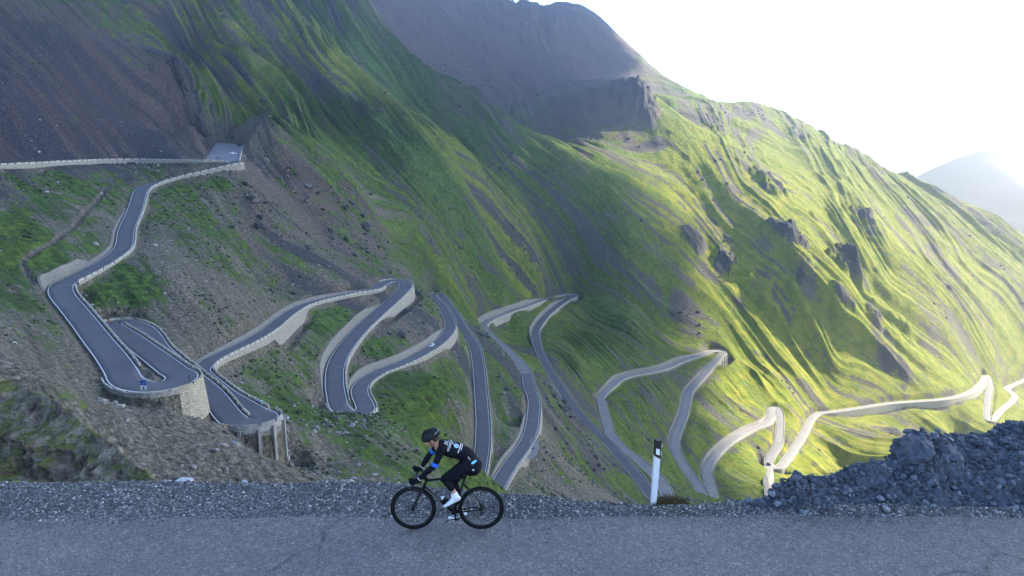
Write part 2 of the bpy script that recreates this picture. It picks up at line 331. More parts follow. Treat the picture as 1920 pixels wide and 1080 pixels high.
# fall lines followed by the ribs and gullies
RIBL = [[(60, 0), (200, 140), (330, 270)], [(0, 60), (130, 200), (200, 290)], [(290, 0), (350, 100), (410, 205), (470, 300), (600, 430), (740, 520)], [(383, 100), (500, 233), (633, 350), (690, 420), (800, 530)], [(467, 33), (560, 150), (677, 273), (827, 413), (917, 533)], [(560, 0), (640, 133), (773, 267), (873, 373), (973, 473), (1023, 533)], [(690, 33), (823, 217), (900, 300), (1033, 427), (1090, 540)], [(800, 140), (870, 190), (973, 300), (1070, 393), (1140, 487), (1240, 580)], [(960, 255), (1050, 320), (1140, 400), (1273, 507)], [(1280, 527), (1363, 600), (1440, 710)], [(1280, 437), (1380, 560), (1467, 693)], [(1347, 443), (1463, 547), (1573, 707)], [(1437, 437), (1530, 517), (1693, 680)], [(1497, 240), (1590, 393), (1660, 520), (1773, 613)], [(1613, 287), (1723, 420), (1780, 520), (1857, 607)], [(1700, 340), (1797, 420), (1913, 527)], [(0, 480), (100, 580), (200, 740)], [(300, 420), (420, 560), (520, 680)], [(450, 600), (560, 730), (650, 860)], [(690, 640), (800, 760), (860, 850)], [(906, 652), (968, 762)], [(1060, 790), (1180, 930)], [(1180, 700), (1330, 900)], [(1300, 150), (1350, 250), (1400, 340)], [(1000, 60), (1060, 180), (1110, 260)], [(860, 20), (930, 120), (1000, 210)], [(1500, 800), (1600, 880)], [(1700, 780), (1780, 840)]]
def shoot0(px, py):
    d = ray(px, py); a = math.atan2(d[0], d[1]); s = d[2]/math.hypot(d[0], d[1]); j = int(np.clip(np.searchsorted(AZ, a), 0, len(AZ)-1))
    el = Wf[:, j]; i = [k for k in np.nonzero(el >= s)[0] if R2[k, j] > 60]
    return a, math.log(R2[i[0], j] if len(i) else 1800.)
# least-squares scalar field whose level lines run along the traced fall lines (value falls by 1 per 1100 m across them)
NG = 58; ga2 = np.linspace(math.radians(-40), math.radians(40), NG); gl2 = np.linspace(math.log(70), math.log(2400), NG); ha, hl = ga2[1]-ga2[0], gl2[1]-gl2[0]
rows = []; ATA = np.zeros((NG*NG, NG*NG)); ATb = np.zeros(NG*NG)
def add_eq(ix_, co_, rhs, w):
    ix_ = np.array(ix_); co_ = np.array(co_)*w; ATA[np.ix_(ix_, ix_)] += np.outer(co_, co_); ATb[ix_] += co_*rhs*w
def grad_eq(a, l, ca_, cl_, rhs, w):
    u = np.clip((a-ga2[0])/ha, 0, NG-1.001); v = np.clip((l-gl2[0])/hl, 0, NG-1.001); j = int(u); i = int(v); fu, fv = u-j, v-i; k = [i*NG+j, i*NG+j+1, (i+1)*NG+j, (i+1)*NG+j+1]
    da = np.array([-(1-fv), (1-fv), -fv, fv])/ha; dl = np.array([-(1-fu), -fu, (1-fu), fu])/hl; add_eq(k, ca_*da+cl_*dl, rhs, w)
for ln_ in RIBL:
    P_ = []
    for (x0, y0), (x1, y1) in zip(ln_[:-1], ln_[1:]):
        m_ = max(2, int(math.hypot(x1-x0, y1-y0)/18)); P_ += [(x0+(x1-x0)*k/m_, y0+(y1-y0)*k/m_) for k in range(m_)]
    P_.append(ln_[-1]); S_ = [shoot0(*q) for q in P_]
    for (a0, l0), (a1, l1) in zip(S_[:-2], S_[2:]):
        if abs(l1-l0) > .25: continue
        a = (a0+a1)/2; l = (l0+l1)/2; r = math.exp(l); ta, tl = (a1-a0), (l1-l0); n_ = math.hypot(ta, tl)+1e-9; ta /= n_; tl /= n_
        grad_eq(a, l, ta*1100/r, tl*1100/r, 0, 4.0)
        grad_eq(a, l, tl*1100/r, -ta*1100/r, 1.0, 1.2)
for i in range(NG):
    for j in range(NG):
        k = i*NG+j
        if 0 < j < NG-1: add_eq([k-1, k, k+1], [1, -2, 1], 0, 18)
        if 0 < i < NG-1: add_eq([k-NG, k, k+NG], [1, -2, 1], 0, 18)
        if j < NG-1 and i < NG-1: add_eq([k, k+1, k+NG, k+NG+1], [1, -1, -1, 1], 0, 10)
ATA[np.diag_indices(NG*NG)] += 1e-6; PH = np.linalg.solve(ATA, ATb).reshape(NG, NG)
TH = 1.85*bicub(PH, np.clip((AZ-ga2[0])/ha, 0, NG-1), np.clip((LR-gl2[0])/hl, 0, NG-1))
print('fall-line field', float(TH.min()), float(TH.max()))
wx = fbm(TX/210, TY/210, 2, 91)*.012+fbm(TX/60, TY/60, 3, 92)*.006
rel = smooth(0, 1, 1-np.exp(-DRC/60.))                      # calm near the road
far = smooth(380, 900, R2)
up = smooth(-.12, .06, Wf)                                  # upper slopes are the rugged ones
q1 = ridged((TH+wx)*22, FD/520, 3, 3, .5); q2 = ridged((TH+wx*.6)*62, FD/260, 3, 8, .5); q3 = ridged((TH+wx*.3)*190, FD/120, 2, 14, .5)
rt = smooth(.02, .16, A2)*far                                 # the sunny flank: broad spurs, smooth meadows between
am = .25+1.5*vnoise(TX/170, TY/170, 95); mead = np.exp(-((A2-.20)/.13)**2-((L2-math.log(1080))/.2)**2)
q1b = ridged((TH+wx)*13, FD/900, 3, 5, .45)
ribs = (q1*15*(1-rt)+q1b*(14+18*smooth(.28, .42, A2))*rt+q1*6*rt)*far*(1-.7*mead)+q2*(3.5+15*far*(1-.88*rt))*(.35+.65*up)*am*(1-.9*mead)+q3*(.7+4.6*far*(1-.8*rt))*am*(1-.7*mead)
wq = fbm(TX/120, TY/120, 3, 151)*.6; iso = ridged(TX/120+wq, TY/120-wq+TX/300, 5, 153, .5)*7*rt*(1-.6*mead)*(1-np.exp(-DRC/150.))*smooth(-.30, -.16, Wf); ribs = ribs+iso
knob = smooth(.25, .6, fbm(TX/75, TY/75, 3, 141))*(5+6*fbm(TX/14, TY/14, 3, 142))*rt; lef = .22+.78*smooth(-.46, -.33, A2); ribs = ribs+knob*(1-mead)
back = smooth(1120, 1260, R2)*(1-smooth(.10, .2, A2)); ribs = ribs*lef*(1-.45*smooth(1250, 1450, R2))*(1-.75*back)
jag = np.exp(-((A2-.01)/.055)**2)*smooth(1700, 1850, R2); KN = np.zeros(TX.shape)
for kx, ky, kr, kh in [(1468, 452, 24, 11), (1492, 470, 18, 9), (1585, 492, 30, 17), (1608, 505, 22, 10), (1500, 535, 7, 4), (1580, 575, 20, 6), (1640, 590, 20, 6), (1675, 700, 28, 6), (1182, 182, 42, 12), (1205, 205, 30, 12), (1445, 345, 34, 10), (1620, 415, 26, 9), (1300, 450, 22, 6), (1360, 500, 20, 7)]:
    a_k, l_k = shoot0(kx, ky); r_k = math.exp(l_k); xk, yk = r_k*math.sin(a_k), r_k*math.cos(a_k); jj = slice(*np.searchsorted(AZ, (a_k-2.2*kr/r_k, a_k+2.2*kr/r_k))); ii = slice(*np.searchsorted(LR, (l_k-2.2*kr/r_k, l_k+2.2*kr/r_k)))
    u_, v_ = TX[ii, jj], TY[ii, jj]; dk = np.hypot(u_-xk, v_-yk)/kr+fbm(u_/14, v_/14, 4, int(kx))*.45; g_k = 1-smooth(.35, 1.0, dk)
    KN[ii, jj] = np.maximum(KN[ii, jj], g_k); ribs[ii, jj] += g_k*kh*(1+.55*ridged(u_/16, v_/16, 3, int(ky)))
ribs = ribs+jag*(ridged(TX/42, TY/60, 4, 211)*20+6)
crag = fbm(TX/38, TY/38, 4, 21, .5)*(1.2+2.0*far)+ridged(TX/90, TY/90, 3, 41)*(1+3.5*far*up)
fore = smooth(60, 160, R2)
amp = (.10+.90*rel)
BASE = TZ.copy()
TZ = TZ+(ribs*fore+crag*(.35+.65*fore))*amp*np.where(R2 > 2300, .4, 1)
fine = fbm(TX/7, TY/7, 3, 61, .5)*.6*smooth(40, 90, R2)*(.25+.75*smooth(0, 12, DR))*(1-smooth(350, 700, R2))
TZ += fine
# road benches
dn = (BASE < RZ+.3) & (DR < 60)
TZ = np.where(dn, TZ-(.5+.9*far)*np.exp(-((DR-1.5)/3.5)**2), TZ)
TZ = np.where(DR > .5, TZ-UNDR, TZ)
cut = smooth(.55, np.where(dn, 2.0, 3.4), DR)
zb = RZ-.25
TZ = np.where(DR < 900, zb*(1-cut)+TZ*cut, TZ)
TZ = np.minimum(TZ, LIM)
# old mule track: a dark ditch across the upper left meadow
DITCH = np.zeros(TX.shape)
tr = [(225, 322), (212, 335), (200, 352), (185, 372), (160, 400), (135, 430), (100, 455), (60, 475), (42, 492), (62, 530), (85, 565), (110, 600), (140, 640), (170, 675), (197, 712)]
def wpos(px, py):
    a, l = shoot0(px, py); return np.array([math.exp(l)*math.sin(a), math.exp(l)*math.cos(a)])
tp = [wpos(*q) for q in tr]; j0, j1 = np.searchsorted(AZ, (math.radians(-37), math.radians(-24))); i1 = np.searchsorted(LR, math.log(460)); sx_, sy_ = TX[:i1, j0:j1], TY[:i1, j0:j1]; dd = np.full(sx_.shape, 1e3)
for p, q in zip(tp[:-1], tp[1:]):
    e = q-p; t = np.clip(((sx_-p[0])*e[0]+(sy_-p[1])*e[1])/(e @ e), 0, 1); dd = np.minimum(dd, np.hypot(sx_-p[0]-t*e[0], sy_-p[1]-t*e[1]))
dd = dd+fbm(sx_/6, sy_/6, 3, 77)*.5; DITCH[:i1, j0:j1] = 1-smooth(.5, 1.5, dd); TZ = TZ-DITCH*1.3*smooth(2, 5, DR)
# the gravel car park cut into the slope beside the upper hairpin
LOTP = [(384, 302), (452, 302), (459, 268), (436, 262), (404, 226), (398, 262), (392, 285)]
lp = np.array([at(*q)[:2] for q in [(384, 302, 474), (450, 301, 474), (457, 268, 560), (438, 263, 578), (408, 240, 585), (400, 262, 562), (392, 285, 515)]])
def inpoly(X, Y, P):
    c = np.zeros(np.shape(X), bool); j = len(P)-1
    for i in range(len(P)):
        xi, yi = P[i]; xj, yj = P[j]; c ^= ((yi > Y) != (yj > Y)) & (X < (xj-xi)*(Y-yi)/((yj-yi)+1e-9)+xi); j = i
    return c
LPOLY = lp.copy()
LOT = inpoly(TX, TY, lp); LOTZ = -6.6+(TY-474)*.115
ld = np.full(sx_.shape, 1e3)
j0, j1 = np.searchsorted(AZ, (math.radians(-30), math.radians(-13))); i0, i1 = np.searchsorted(LR, (math.log(440), math.log(760))); wx_, wy_ = TX[i0:i1, j0:j1], TY[i0:i1, j0:j1]; ld = np.full(wx_.shape, 1e3)
for p, q in zip(lp, np.roll(lp, -1, axis=0)):
    e = q-p; t = np.clip(((wx_-p[0])*e[0]+(wy_-p[1])*e[1])/(e @ e), 0, 1); ld = np.minimum(ld, np.hypot(wx_-p[0]-t*e[0], wy_-p[1]-t*e[1]))
ld = np.where(LOT[i0:i1, j0:j1], 0, ld); ok = DR[i0:i1, j0:j1] > .4
capz = LOTZ[i0:i1, j0:j1]+ld*1.35*(1+.3*fbm(wx_/6, wy_/6, 3, 9)); flo = LOTZ[i0:i1, j0:j1]-ld*.8
TZ[i0:i1, j0:j1] = np.where(ok, np.maximum(np.minimum(TZ[i0:i1, j0:j1], capz), np.where(ld < 12, flo, -1e4)), TZ[i0:i1, j0:j1])
LOTC = np.zeros(TX.shape); LOTC[i0:i1, j0:j1] = 1-smooth(0, 26, ld)
# embankment falling away right behind the near verge
edge = 12.4; prof = GZ-.9-.80*(TY-edge)+fbm(TX/3, TY/3, 3, 71)*.4
kf = smooth(28, 52, R2); TZ = prof*(1-kf)+TZ*kf
def ground_z(x, y):
    a = math.atan2(x, y); l = math.log(math.hypot(x, y)); j = np.interp(a, AZ, np.arange(len(AZ))); i = np.interp(l, LR, np.arange(len(LR)))
    i0 = int(min(i, len(LR)-2)); j0 = int(min(j, len(AZ)-2)); fi = i-i0; fj = j-j0
    return float((TZ[i0, j0]*(1-fj)+TZ[i0, j0+1]*fj)*(1-fi)+(TZ[i0+1, j0]*(1-fj)+TZ[i0+1, j0+1]*fj)*fi)
# cover: what grows or lies where (grass, tone of the scree, sun yellow put into the turf)
ZP = [(0, 0, 0.1, 0.8, 0), (200, 50, 0.1, 0.9, 0), (150, 200, 0.05, 1, 0), (0, 250, 0.15, 1, 0), (300, 200, 0.1, 0.9, 0), (350, 270, 0.1, 0.8, 0), (330, 60, 0.35, 0.6, 0), (400, 150, 0.75, 0.3, 0), (450, 250, 0.75, 0.2, 0), (350, 30, 0.4, 0.7, 0), (500, 50, 0.6, 0.4, 0), (650, 100, 0.8, 0.1, 0), (700, 20, 0.5, 0.3, 0), (550, 200, 0.5, 0.5, 0), (500, 250, 0.6, 0.4, 0), (600, 300, 0.6, 0.5, 0), (560, 360, 0.3, 0.8, 0), (650, 400, 0.5, 0.6, 0), (800, 300, 0.8, 0.3, 0), (800, 200, 0.9, 0.1, 0), (900, 300, 0.8, 0.3, 0), (750, 430, 0.7, 0.2, 0), (700, 480, 0.5, 0.5, 0), (900, 450, 0.75, 0.15, 0), (1000, 400, 0.85, 0.1, 0.1), (950, 530, 0.75, 0.1, 0), (880, 560, 0.9, 0.1, 0.1), (1050, 500, 0.75, 0.1, 0), (1100, 450, 0.9, 0.1, 0.15), (1030, 460, 0.85, 0.1, 0.05), (1060, 530, 0.7, 0.1, 0), (1000, 330, 0.85, 0.1, 0.1), (1200, 500, 0.9, 0.1, 0.3), (1150, 600, 0.9, 0, 0.2), (1300, 600, 0.8, 0.2, 0.4), (1300, 500, 0.8, 0.2, 0.4), (1250, 620, 0.75, 0.2, 0.3), (50, 360, 0.55, 0.2, 0), (150, 350, 0.75, 0.1, 0), (150, 420, 0.45, 0, 0), (20, 450, 0.75, 0, 0.1), (50, 560, 0.6, 0.2, 0), (100, 650, 0.35, 0, 0), (30, 660, 0.2, 0, 0), (350, 400, 0.55, 0.1, 0), (300, 500, 0.2, 0, 0), (400, 480, 0.4, 0.1, 0), (470, 400, 0.35, 0.3, 0), (450, 560, 0.2, 0.1, 0), (600, 480, 0.3, 0.2, 0), (350, 620, 0.15, 0.1, 0), (200, 560, 0.8, 0, 0), (500, 500, 0.4, 0.1, 0), (650, 500, 0.2, 0.3, 0), (600, 620, 0.75, 0, 0), (500, 700, 0.45, 0, 0), (560, 700, 0.4, 0, 0), (520, 760, 0.75, 0, 0.1), (700, 620, 0.5, 0.2, 0), (750, 640, 0.4, 0.2, 0), (800, 600, 0.4, 0.1, 0), (700, 750, 0.7, 0, 0.1), (780, 760, 0.7, 0, 0.1), (850, 700, 0.7, 0, 0.1), (820, 830, 0.9, 0, 0.2), (700, 830, 0.5, 0, 0), (600, 850, 0.25, 0, 0), (450, 850, 0.05, 0, 0), (350, 820, 0.05, 0, 0), (870, 780, 0.8, 0, 0.1), (940, 700, 0.7, 0, 0.1), (960, 780, 0.4, 0, 0), (950, 640, 0.8, 0, 0.15), (1000, 600, 1, 0, 0.1), (960, 590, 1, 0, 0.1), (1010, 870, 0.2, 0, 0), (1100, 900, 0.1, 0, 0), (1050, 790, 0.4, 0, 0), (1100, 850, 0.6, 0, 0.1), (1150, 900, 0.8, 0, 0.2), (1080, 760, 0.4, 0, 0), (1000, 570, 1, 0, 0.1), (1100, 650, 0.95, 0, 0.1), (1200, 760, 1, 0, 0.2), (1150, 800, 0.9, 0, 0.2), (1250, 850, 1, 0, 0.3), (1220, 730, 0.9, 0, 0.2), (1350, 770, 0.9, 0, 0.4), (1300, 900, 0.9, 0, 0.3), (1400, 850, 1, 0, 0.4), (1400, 920, 1, 0, 0.3), (800, 60, 0.02, 1, 0), (900, 100, 0.02, 1, 0), (1000, 150, 0.05, 1, 0), (1100, 100, 0.02, 0.9, 0), (1200, 150, 0.1, 0.7, 0), (860, 190, 0.3, 0.5, 0), (950, 230, 0.5, 0.3, 0), (1050, 280, 0.75, 0.1, 0.2), (1100, 220, 0.3, 0.8, 0), (1200, 220, 0.3, 0.4, 0.4), (1250, 300, 0.7, 0.2, 0.7), (1400, 250, 0.5, 0.3, 0.5), (1500, 400, 0.9, 0, 0.8), (1350, 450, 1, 0, 1), (1500, 600, 0.95, 0, 0.9), (1600, 560, 0.8, 0.1, 0.8), (1700, 700, 0.9, 0, 0.8), (1800, 500, 0.8, 0, 0.8), (1500, 850, 1, 0, 1), (1700, 350, 0.7, 0, 0.6), (1420, 700, 1, 0, 0.9), (1300, 380, 1, 0, 1)]
zz = np.array([(z[0], z[1]) for z in ZP], float); zval = np.array([z[2:] for z in ZP], float)
# world places of the zone samples: shot onto the bare terrain
def shoot(px, py):
    d = ray(px, py); a = math.atan2(d[0], d[1]); s = d[2]/math.hypot(d[0], d[1]); j = int(np.clip(np.searchsorted(AZ, a), 0, len(AZ)-1))
    el = TZ[:, j]/R2[:, j]; i = np.nonzero(el >= s)[0]
    i = [k for k in i if R2[k, j] > 60]
    r = R2[i[0], j] if len(i) else 1900.
    return a, math.log(r), r
zpos = np.array([shoot(*z)[:2] for z in zz])
def zone_field(a, l):
    num = 0; den = 0
    for (pa, pl), v in zip(zpos, zval):
        d2 = (a-pa)**2+((l-pl)*.6)**2+2e-4; w = 1/(d2*d2); num = num+w[..., None]*v; den = den+w
    return num/den[..., None]
ca2, cl2 = np.meshgrid(np.linspace(AZ[0], AZ[-1], 300), np.linspace(LR[0], LR[-1], 300))
ZF = zone_field(ca2, cl2)
XI = (AZ-AZ[0])/(AZ[-1]-AZ[0])*299; YI = (LR-LR[0])/(LR[-1]-LR[0])*299
wa = fbm(TH*60, FD/60, 4, 77)*.02; 
def lin(M, xi, yi):
    i = np.clip(yi.astype(int), 0, 298); j = np.clip(xi.astype(int), 0, 298); fi = yi-i; fj = xi-j
    return (M[i, j]*(1-fj)+M[i, j+1]*fj)*(1-fi)+(M[i+1, j]*(1-fj)+M[i+1, j+1]*fj)*fi
XX, YY = np.meshgrid(XI, YI); XX = np.clip(XX+wa*350, 0, 299); YY = np.clip(YY+wa*260, 0, 299)
GRASS = lin(ZF[..., 0], XX, YY); PURP = lin(ZF[..., 1], XX, YY); SUN_YELLOW = lin(ZF[..., 2], XX, YY)
# steep places lose their grass
gz = np.gradient(TZ, axis=0)/np.maximum(np.gradient(R2, axis=0), 1e-6); gt = np.gradient(TZ, axis=1)/np.maximum(np.gradient(A2, axis=1)*R2, 1e-6)
STEEP = np.hypot(gz, gt)
streak = ridged((TH+wx)*150, FD/60, 4, 101, .6)*.5+fbm((TH+wx)*420, FD/40, 3, 111)*.5
GR = GRASS+streak*.30*lef*(1-back)-smooth(.95, 1.6, STEEP)*.30+q2*.12+fbm(TX/25, TY/25, 4, 131)*.16
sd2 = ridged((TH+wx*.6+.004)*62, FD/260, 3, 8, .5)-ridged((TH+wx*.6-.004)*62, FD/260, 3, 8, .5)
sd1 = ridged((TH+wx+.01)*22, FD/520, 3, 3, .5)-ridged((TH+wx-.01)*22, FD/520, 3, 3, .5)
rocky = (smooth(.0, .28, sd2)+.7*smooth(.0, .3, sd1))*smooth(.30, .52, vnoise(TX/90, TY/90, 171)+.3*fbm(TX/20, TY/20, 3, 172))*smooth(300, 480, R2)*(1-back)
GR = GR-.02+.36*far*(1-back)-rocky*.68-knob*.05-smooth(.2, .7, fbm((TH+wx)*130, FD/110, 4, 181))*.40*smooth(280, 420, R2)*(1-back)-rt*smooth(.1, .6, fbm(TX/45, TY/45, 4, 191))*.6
GR = GR-KN*(.75+.5*fbm(TX/12, TY/12, 3, 401)); DARK = np.maximum(np.clip(rocky*1.3, 0, 1)*(1-.5*rt), KN); SUN_YELLOW = np.clip(SUN_YELLOW+(smooth(.1, .55, q2)*.45+smooth(.2, .6, q1)*.25)*far*(1-rt)*(1-back)*smooth(.3, .7, vnoise(TX/130, TY/130, 231)), 0, 1)  # rock on rib flanks, plus light put into colour: flanks darker, crests brighter
GR = GR-LOTC*.8; GR = GR-UNDR*.12-DITCH*1.5
GR = np.where(DR < 6, GR*.7+.1*smooth(0, 6, DR), GR)
nt_ = np.array([wpos(*q) for q in [(396, 264), (403, 224), (408, 224), (446, 262), (452, 270), (420, 262)]]); DARK = np.maximum(DARK, inpoly(TX, TY, nt_)*1.0); GR = GR-inpoly(TX, TY, nt_)*1.0  # recess above the lot darkened: its shade is put into the colour
nI, nJ = TX.shape
V = np.stack([TX, TY, TZ], -1).reshape(-1, 3)
idx = np.arange(nI*nJ).reshape(nI, nJ)
Q = np.stack([idx[:-1, :-1], idx[:-1, 1:], idx[1:, 1:], idx[1:, :-1]], -1).reshape(-1, 4)

def terrain_material():
    m, nt, bs = nt_new('alpine_ground')
    at_ = N(nt, 'ShaderNodeAttribute', attribute_name='cover'); sep = nt.nodes.new('ShaderNodeSeparateColor'); L(nt, at_.outputs['Color'], sep.inputs[0])
    fan = N(nt, 'ShaderNodeAttribute', attribute_name='fan').outputs['Vector']
    pos = nt.nodes.new('ShaderNodeTexCoord').outputs['Object']
    s1 = noise(nt, mapping(nt, fan, (.9, .06, 1)), 1.0, 6, .65)           # streaks down the fall line
    s2 = noise(nt, mapping(nt, fan, (.22, .02, 1)), 1.0, 5, .6)
    n1 = noise(nt, pos, .9, 8, .72); n2 = noise(nt, pos, .09, 6, .65); n3 = noise(nt, pos, .28, 6, .7)
    g = math_(nt, 'ADD', sep.outputs[0], math_(nt, 'MULTIPLY_ADD', s1, .75, -.38))
    g = math_(nt, 'ADD', g, math_(nt, 'MULTIPLY_ADD', n3, 1.5, -.75))
    g = math_(nt, 'ADD', g, math_(nt, 'MULTIPLY_ADD', n1, .9, -.45))
    g = math_(nt, 'ADD', g, math_(nt, 'MULTIPLY_ADD', n2, 1.1, -.55))
    gm = ramp(nt, g, [(.45, 0), (.58, 1)]).outputs[0]
    # scree: grey-green near, purplish brown higher up
    sc1 = ramp(nt, n1, [(.34, (.040, .037, .028)), (.46, (.118, .108, .083)), (.56, (.205, .188, .145)), (.70, (.42, .38, .30))]).outputs[0]
    sc2 = ramp(nt, n1, [(.34, (.030, .023, .028)), (.5, (.095, .070, .074)), (.70, (.22, .17, .155))]).outputs[0]
    sc = mixc(nt, math_(nt, 'ADD', sep.outputs[1], math_(nt, 'MULTIPLY_ADD', s2, .6, -.3), clamp=True), sc1, sc2)
    sc = mixc(nt, .7, sc, ramp(nt, s2, [(.35, .55), (.62, 1.15)]).outputs[0], 'MULTIPLY')
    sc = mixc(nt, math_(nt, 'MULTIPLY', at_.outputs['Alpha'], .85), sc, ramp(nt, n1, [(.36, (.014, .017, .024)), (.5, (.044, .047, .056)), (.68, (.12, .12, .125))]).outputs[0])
    # turf: dark heath, green, olive
    gr = ramp(nt, n3, [(.32, (.016, .028, .014)), (.44, (.040, .082, .022)), (.55, (.080, .150, .030)), (.70, (.155, .190, .050))]).outputs[0]
    gb = ramp(nt, n2, [(.35, (.75, .80, .9)), (.55, (1, 1, 1)), (.72, (1.35, 1.12, .75))]).outputs[0]
    gr = mixc(nt, .8, gr, gb, 'MULTIPLY')
    gr = mixc(nt, .75, gr, ramp(nt, s2, [(.36, .45), (.60, 1.15)]).outputs[0], 'MULTIPLY')
    dry = ramp(nt, n2, [(.34, (.11, .160, .018)), (.5, (.215, .24, .028)), (.66, (.32, .275, .052))]).outputs[0]  # yellower turf for the sunny flank, the sun's warmth put into the colour
    dry = mixc(nt, .35, dry, ramp(nt, n3, [(.3, .45), (.6, 1.0)]).outputs[0], 'MULTIPLY')
    gr = mixc(nt, sep.outputs[2], gr, dry)
    col = mixc(nt, gm, sc, gr)
    # pale stones lying about
    vo = N(nt, 'ShaderNodeTexVoronoi', Scale=.42); L(nt, pos, vo.inputs['Vector'])
    st = ramp(nt, vo.outputs['Distance'], [(.10, 1), (.17, 0)]).outputs[0]
    st = math_(nt, 'MULTIPLY', st, ramp(nt, n2, [(.50, 0), (.62, 1)]).outputs[0]); st = math_(nt, 'MULTIPLY', st, math_(nt, 'MULTIPLY_ADD', gm, -.75, .85))
    col = mixc(nt, st, col, (.33, .32, .29))
    L(nt, col, bs.inputs['Base Color']); bs.inputs['Roughness'].default_value = .95; bs.inputs['Specular IOR Level'].default_value = .15
    h = math_(nt, 'ADD', math_(nt, 'MULTIPLY', n1, 1.0), math_(nt, 'MULTIPLY', n3, 1.6)); h = math_(nt, 'ADD', h, math_(nt, 'MULTIPLY', s1, 1.2))
    bump(nt, bs, h, .75, 1.3)
    return m
M_TERR = terrain_material()
ter = fast_mesh('hillside_terrain', V, Q, M_TERR)
tag(ter, kind='structure')
ca_ = ter.data.attributes.new('cover', 'FLOAT_COLOR', 'POINT')
ca_.data.foreach_set('color', np.stack([GR, PURP, SUN_YELLOW, DARK], -1).astype(np.float32).ravel())
fa_ = ter.data.attributes.new('fan', 'FLOAT_VECTOR', 'POINT')
fa_.data.foreach_set('vector', np.stack([(TH+wx)*900+fbm(TX/35, TY/35, 3, 221)*4, FD, np.zeros_like(FD)], -1).astype(np.float32).ravel())

# ---------------------------------------------------------------- road meshes
def asphalt(name, dark, light, sc=1.2, rough=.85):
    m, nt, bs = nt_new(name); pos = nt.nodes.new('ShaderNodeTexCoord').outputs['Object']
    n = noise(nt, pos, .12, 5, .6); n2 = noise(nt, pos, sc, 6, .7)
    c = ramp(nt, math_(nt, 'ADD', math_(nt, 'MULTIPLY', n, .6), math_(nt, 'MULTIPLY', n2, .4)), [(.35, dark), (.65, light)]).outputs[0]
    L(nt, c, bs.inputs['Base Color']); bs.inputs['Roughness'].default_value = rough; bump(nt, bs, n2, .3, .05); return m
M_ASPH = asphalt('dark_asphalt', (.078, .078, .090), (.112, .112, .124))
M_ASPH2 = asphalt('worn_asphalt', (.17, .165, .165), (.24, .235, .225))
M_LINE = simple('road_paint', (.72, .72, .70), .7, var=.12, scale=.6)
def stone(name, lo, hi, sc=1.0, mortar=(.12, .115, .105)):
    m, nt, bs = nt_new(name); pos = nt.nodes.new('ShaderNodeTexCoord').outputs['Object']
    v = N(nt, 'ShaderNodeTexVoronoi', Scale=1.5*sc, feature='DISTANCE_TO_EDGE'); L(nt, mapping(nt, pos, (1, 1, 1.7)), v.inputs['Vector'])
    v2 = N(nt, 'ShaderNodeTexVoronoi', Scale=1.5*sc); L(nt, mapping(nt, pos, (1, 1, 1.7)), v2.inputs['Vector'])
    s = nt.nodes.new('ShaderNodeSeparateColor'); L(nt, v2.outputs['Color'], s.inputs[0])
    n = noise(nt, pos, .5, 6, .7)
    c = mixc(nt, math_(nt, 'ADD', math_(nt, 'MULTIPLY', s.outputs[0], .6), math_(nt, 'MULTIPLY', n, .4)), lo, hi)
    c = mixc(nt, ramp(nt, v.outputs['Distance'], [(.02, 1), (.09, 0)]).outputs[0], c, mortar)
    L(nt, c, bs.inputs['Base Color']); bs.inputs['Roughness'].default_value = .9
    bump(nt, bs, v.outputs['Distance'], .6, .15); return m
M_STONE = stone('pale_stone_masonry', (.22, .205, .17), (.46, .43, .36))
M_STONE2 = stone('grey_stone_masonry', (.14, .13, .11), (.34, .32, .275), 1.1)
M_WARM = stone('buff_stone_masonry', (.30, .26, .18), (.55, .49, .36), .9)
M_CONC = simple('weathered_concrete', (.30, .29, .27), .9, var=.25, scale=.5, bumpd=.04)
M_CAP = simple('coping_stone', (.40, .38, .33), .9, var=.4, scale=.7, bumpd=.05)

def seg(t0, t1):
    i0, i1 = np.searchsorted(DT, (t0, t1)); return np.arange(max(0, i0), min(len(DT), i1+1))
def off(ix, o, dz=0):
    """points offset sideways (left +) from the centre line"""
    p = DL[ix].copy(); p[:, :2] += DNL[ix]*(np.asarray(o)[:, None] if np.ndim(o) else o); p[:, 2] += dz; return p
def clean(P, mind=.35):
    out = [P[0]]; k = [0]
    for i in range(1, len(P)):
        if np.hypot(*(P[i]-out[-1])[:2]) > mind: out.append(P[i]); k.append(i)
    return np.array(out), k
def strip(ix, cols):
    """cols: list of (offset array, dz)"""
    n = len(ix); P = [off(ix, o, dz) for o, dz in cols]; V_ = []; f = []
    for i in range(n):
        for p in P: V_.append(p[i])
    c = len(P)
    for i in range(n-1):
        for k in range(c-1): a = i*c+k; f.append((a, a+1, a+c+1, a+c))
    return V_, f
def flip_up(V_, f):
    out = []
    for q in f:
        a, b, c = (np.array(V_[q[k]]) for k in (0, 1, 2)); nz = np.cross(b-a, c-a)[2]
        out.append(q if nz >= 0 else tuple(reversed(q)))
    return out
LEGS = [(0, 9.0), (9.0, 33), (33, 43), (43, 55), (55, 75.5), (75.5, 86), (86, 103), (103, 118), (118, 127), (127, 138.5), (138.5, 157), (157, 175.5), (175.5, 191), (191, 201.5), (201.5, 208), (208, 222), (222, 226.5), (226.5, 234)]
